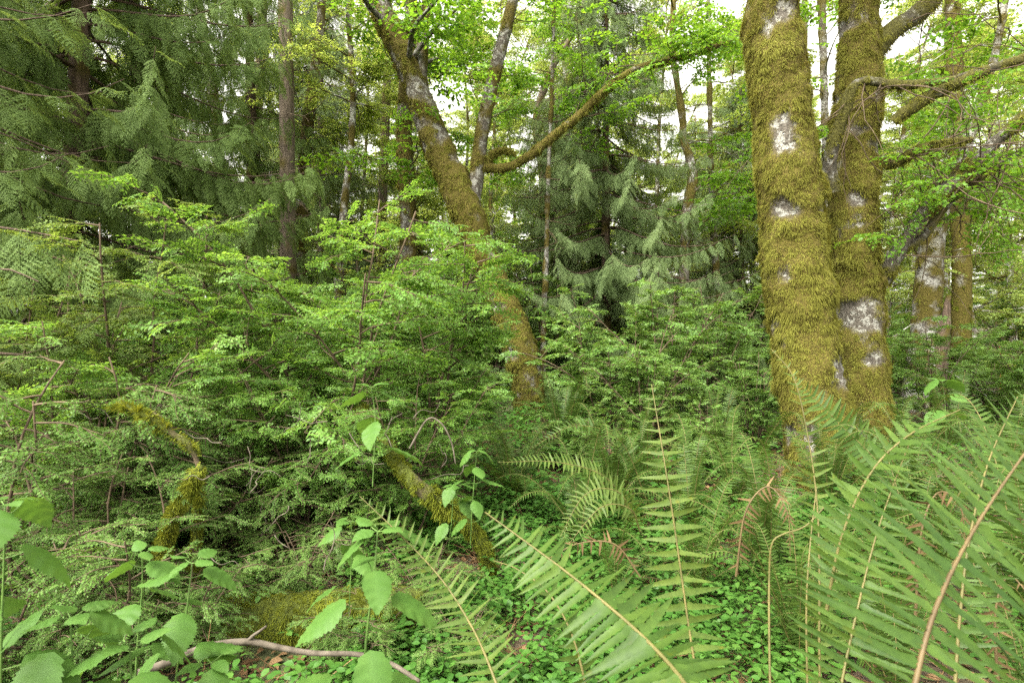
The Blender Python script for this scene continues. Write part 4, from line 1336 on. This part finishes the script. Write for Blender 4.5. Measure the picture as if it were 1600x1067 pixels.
mossy_log('fallen_log', 'thick fallen log covered in short green moss in the lower left', 'log', [(225, 965, 34), (300, 970, 37), (380, 975, 38), (450, 968, 36), (520, 960, 33), (600, 950, 28), (660, 945, 18)], 2.75, .95, .018, 30000, 901)
mossy_log('mossy_branch', 'arched mossy limb curving down to the right in the middle of the clearing', 'branch', [(560, 640, 6, .5), (600, 690, 7, .3), (625, 730, 8, .1), (660, 765, 10), (700, 795, 10), (735, 825, 9), (757, 860, 8), (768, 920, 7), (772, 1010, 7)], 3.2, .7, .012, 12000, 902)
mossy_log('mossy_stump', 'short forked stump with yellow moss among the evergreen huckleberry', 'stump', [(252, 870, 6), (268, 810, 6), (290, 772, 7), (306, 745, 7), (315, 728, 4)], 2.6, .8, .014, 6000, 903)
mossy_log('mossy_branch', 'mossy dead branch slanting down from the left through the shrubs', 'branch', [(185, 630, 3), (225, 650, 4), (262, 672, 4.5), (292, 692, 5), (306, 715, 5), (312, 760, 5), (300, 900, 5)], 2.75, .5, .006, 3500, 904)

rod('fallen_branch', 'grey crooked fallen branch lying across the bottom left', 'branch', [(215, 1052, 1.75), (260, 1035, 1.8), (320, 1011, 1.85), (385, 1002, 1.9), (440, 1012, 1.92), (490, 1020, 1.92), (560, 1022, 1.92), (610, 1036, 1.9), (655, 1064, 1.88)], .013, MT['twig_grey'], n=60, k=8)
rod('dead_twig', 'short dead twig forking up from the grey fallen branch', 'twig', [(385, 1003, 1.9), (395, 993, 1.9), (405, 986, 1.9), (416, 978, 1.9)], .007, MT['twig_grey'])
rod('dead_twig', 'pale bare twig bending over beside the arched mossy limb', 'twig', [(640, 700, 3.0), (668, 655, 3.0), (690, 662, 3.0), (705, 690, 3.0), (712, 725, 3.0)], .006, MT['twig_grey'])
rod('marker_stake', 'thin orange red marker stake standing far off at the right edge', 'stake', [(1563, 650, 12), (1563, 600, 12), (1562, 540, 12)], .02, MT['stake'])
seed(33)
for i in range(30):
    px, py = U(120, 780), U(640, 900)
    Y = U(2.2, 3.3)
    a, L = U(0, 6.28), U(25, 75)
    pts = [(px, py, Y), (px + L * .5 * math.cos(a) + U(-6, 6), py + L * .5 * math.sin(a) + U(-6, 6), Y + U(-.1, .1)), (px + L * math.cos(a), py + L * math.sin(a), Y + U(-.15, .15))]
    q0 = np.array(pts[0]); q1 = np.array(pts[2])
    pts = [tuple(q0 + (q1 - q0) * u + np.array([U(-7, 7), U(-7, 7), U(-.03, .03)])) for u in (0, .22, .4, .66, 1)]
    rod('dead_twig', 'thin dead twig caught among the shrubs in the lower left', 'twig', pts, U(.0014, .003), MT['twig_grey'], 'dead twigs among the shrubs', 5, 12)

# ------------------------------------------------------------------ ground cover and litter
def cover():
    seed(41)
    gl = Geo()
    def scatter(n, r0, r1, half):
        d = r0 + (r1 - r0) * U(0, 1, n) ** .8
        a = U(-half, half, n)
        return d * np.tan(a), d
    t3 = leaf_tpl(.33, .15, .15)
    for n, r0, r1, sz in ((22000, 1.2, 4.5, .040), (20000, 1.2, 5.0, .024), (20000, 4, 10, .06), (14000, 9, 24, .11)):
        x, y = scatter(n, r0, r1, .86)
        p = np.stack([x * 1.1, y * 1.1, 0 * x], -1)
        keep = fbm(p * 1.6, 60, 3) + U(-.1, .1, n) > .435
        x, y = x[keep], y[keep]; n = len(x)
        z = ground(x, y) + U(.02, .16, n) * (1 + .5 * fbm(np.stack([x, y, 0 * x], -1), 61, 2)) * (sz / .045)
        az = U(0, 6.28, n)
        P = np.stack([x, y, z], -1)
        for k in range(3):
            a = az + k * 2.094 + U(-.3, .3, n)
            D = np.stack([np.cos(a), np.sin(a), U(-.35, .25, n)], -1)
            gl.bake(t3, scaled(frames(D, np.array([0, 0, 1.0]) + rng.normal(0, .25, (n, 3))), sz * U(.6, 1.3, n)), P + D * .006)
    tag(put('ground_cover', gl, MT['cover']), 'low leafy ground cover over the forest floor', 'ground cover', kind='stuff')
    gd = Geo()
    n = 16000
    x, y = scatter(n, 1.0, 9, .86)
    D = np.stack([U(-1, 1, n), U(-1, 1, n), U(-.3, .3, n)], -1)
    gd.bake(leaf_tpl(.3, .5, .3), scaled(frames(D, np.array([0, 0, 1.0]) + rng.normal(0, .4, (n, 3))), U(.03, .075, n)), np.stack([x, y, ground(x, y) + .012], -1))
    n = 9000
    x, y = scatter(n, 1.0, 8, .86)
    D = np.stack([U(-1, 1, n), U(-1, 1, n), U(-.15, .35, n)], -1)
    Rm = frames(D, np.array([0, 0, 1.0])) * np.stack([U(.06, .3, n), np.full(n, .004), np.full(n, .004)], -1)[:, None, :]
    gd.bake(tpl([(0, -.5, 0), (1, -.3, 0), (1, .3, 0), (0, .5, 0), (0, 0, .8), (1, 0, .5)], None, [(0, 1, 5, 4), (3, 4, 5, 2)]), Rm, np.stack([x, y, ground(x, y) + .015], -1))
    tag(put('leaf_litter', gd, MT['litter']), 'brown fallen leaves and twigs on the forest floor', 'leaf litter', kind='stuff')


cover()
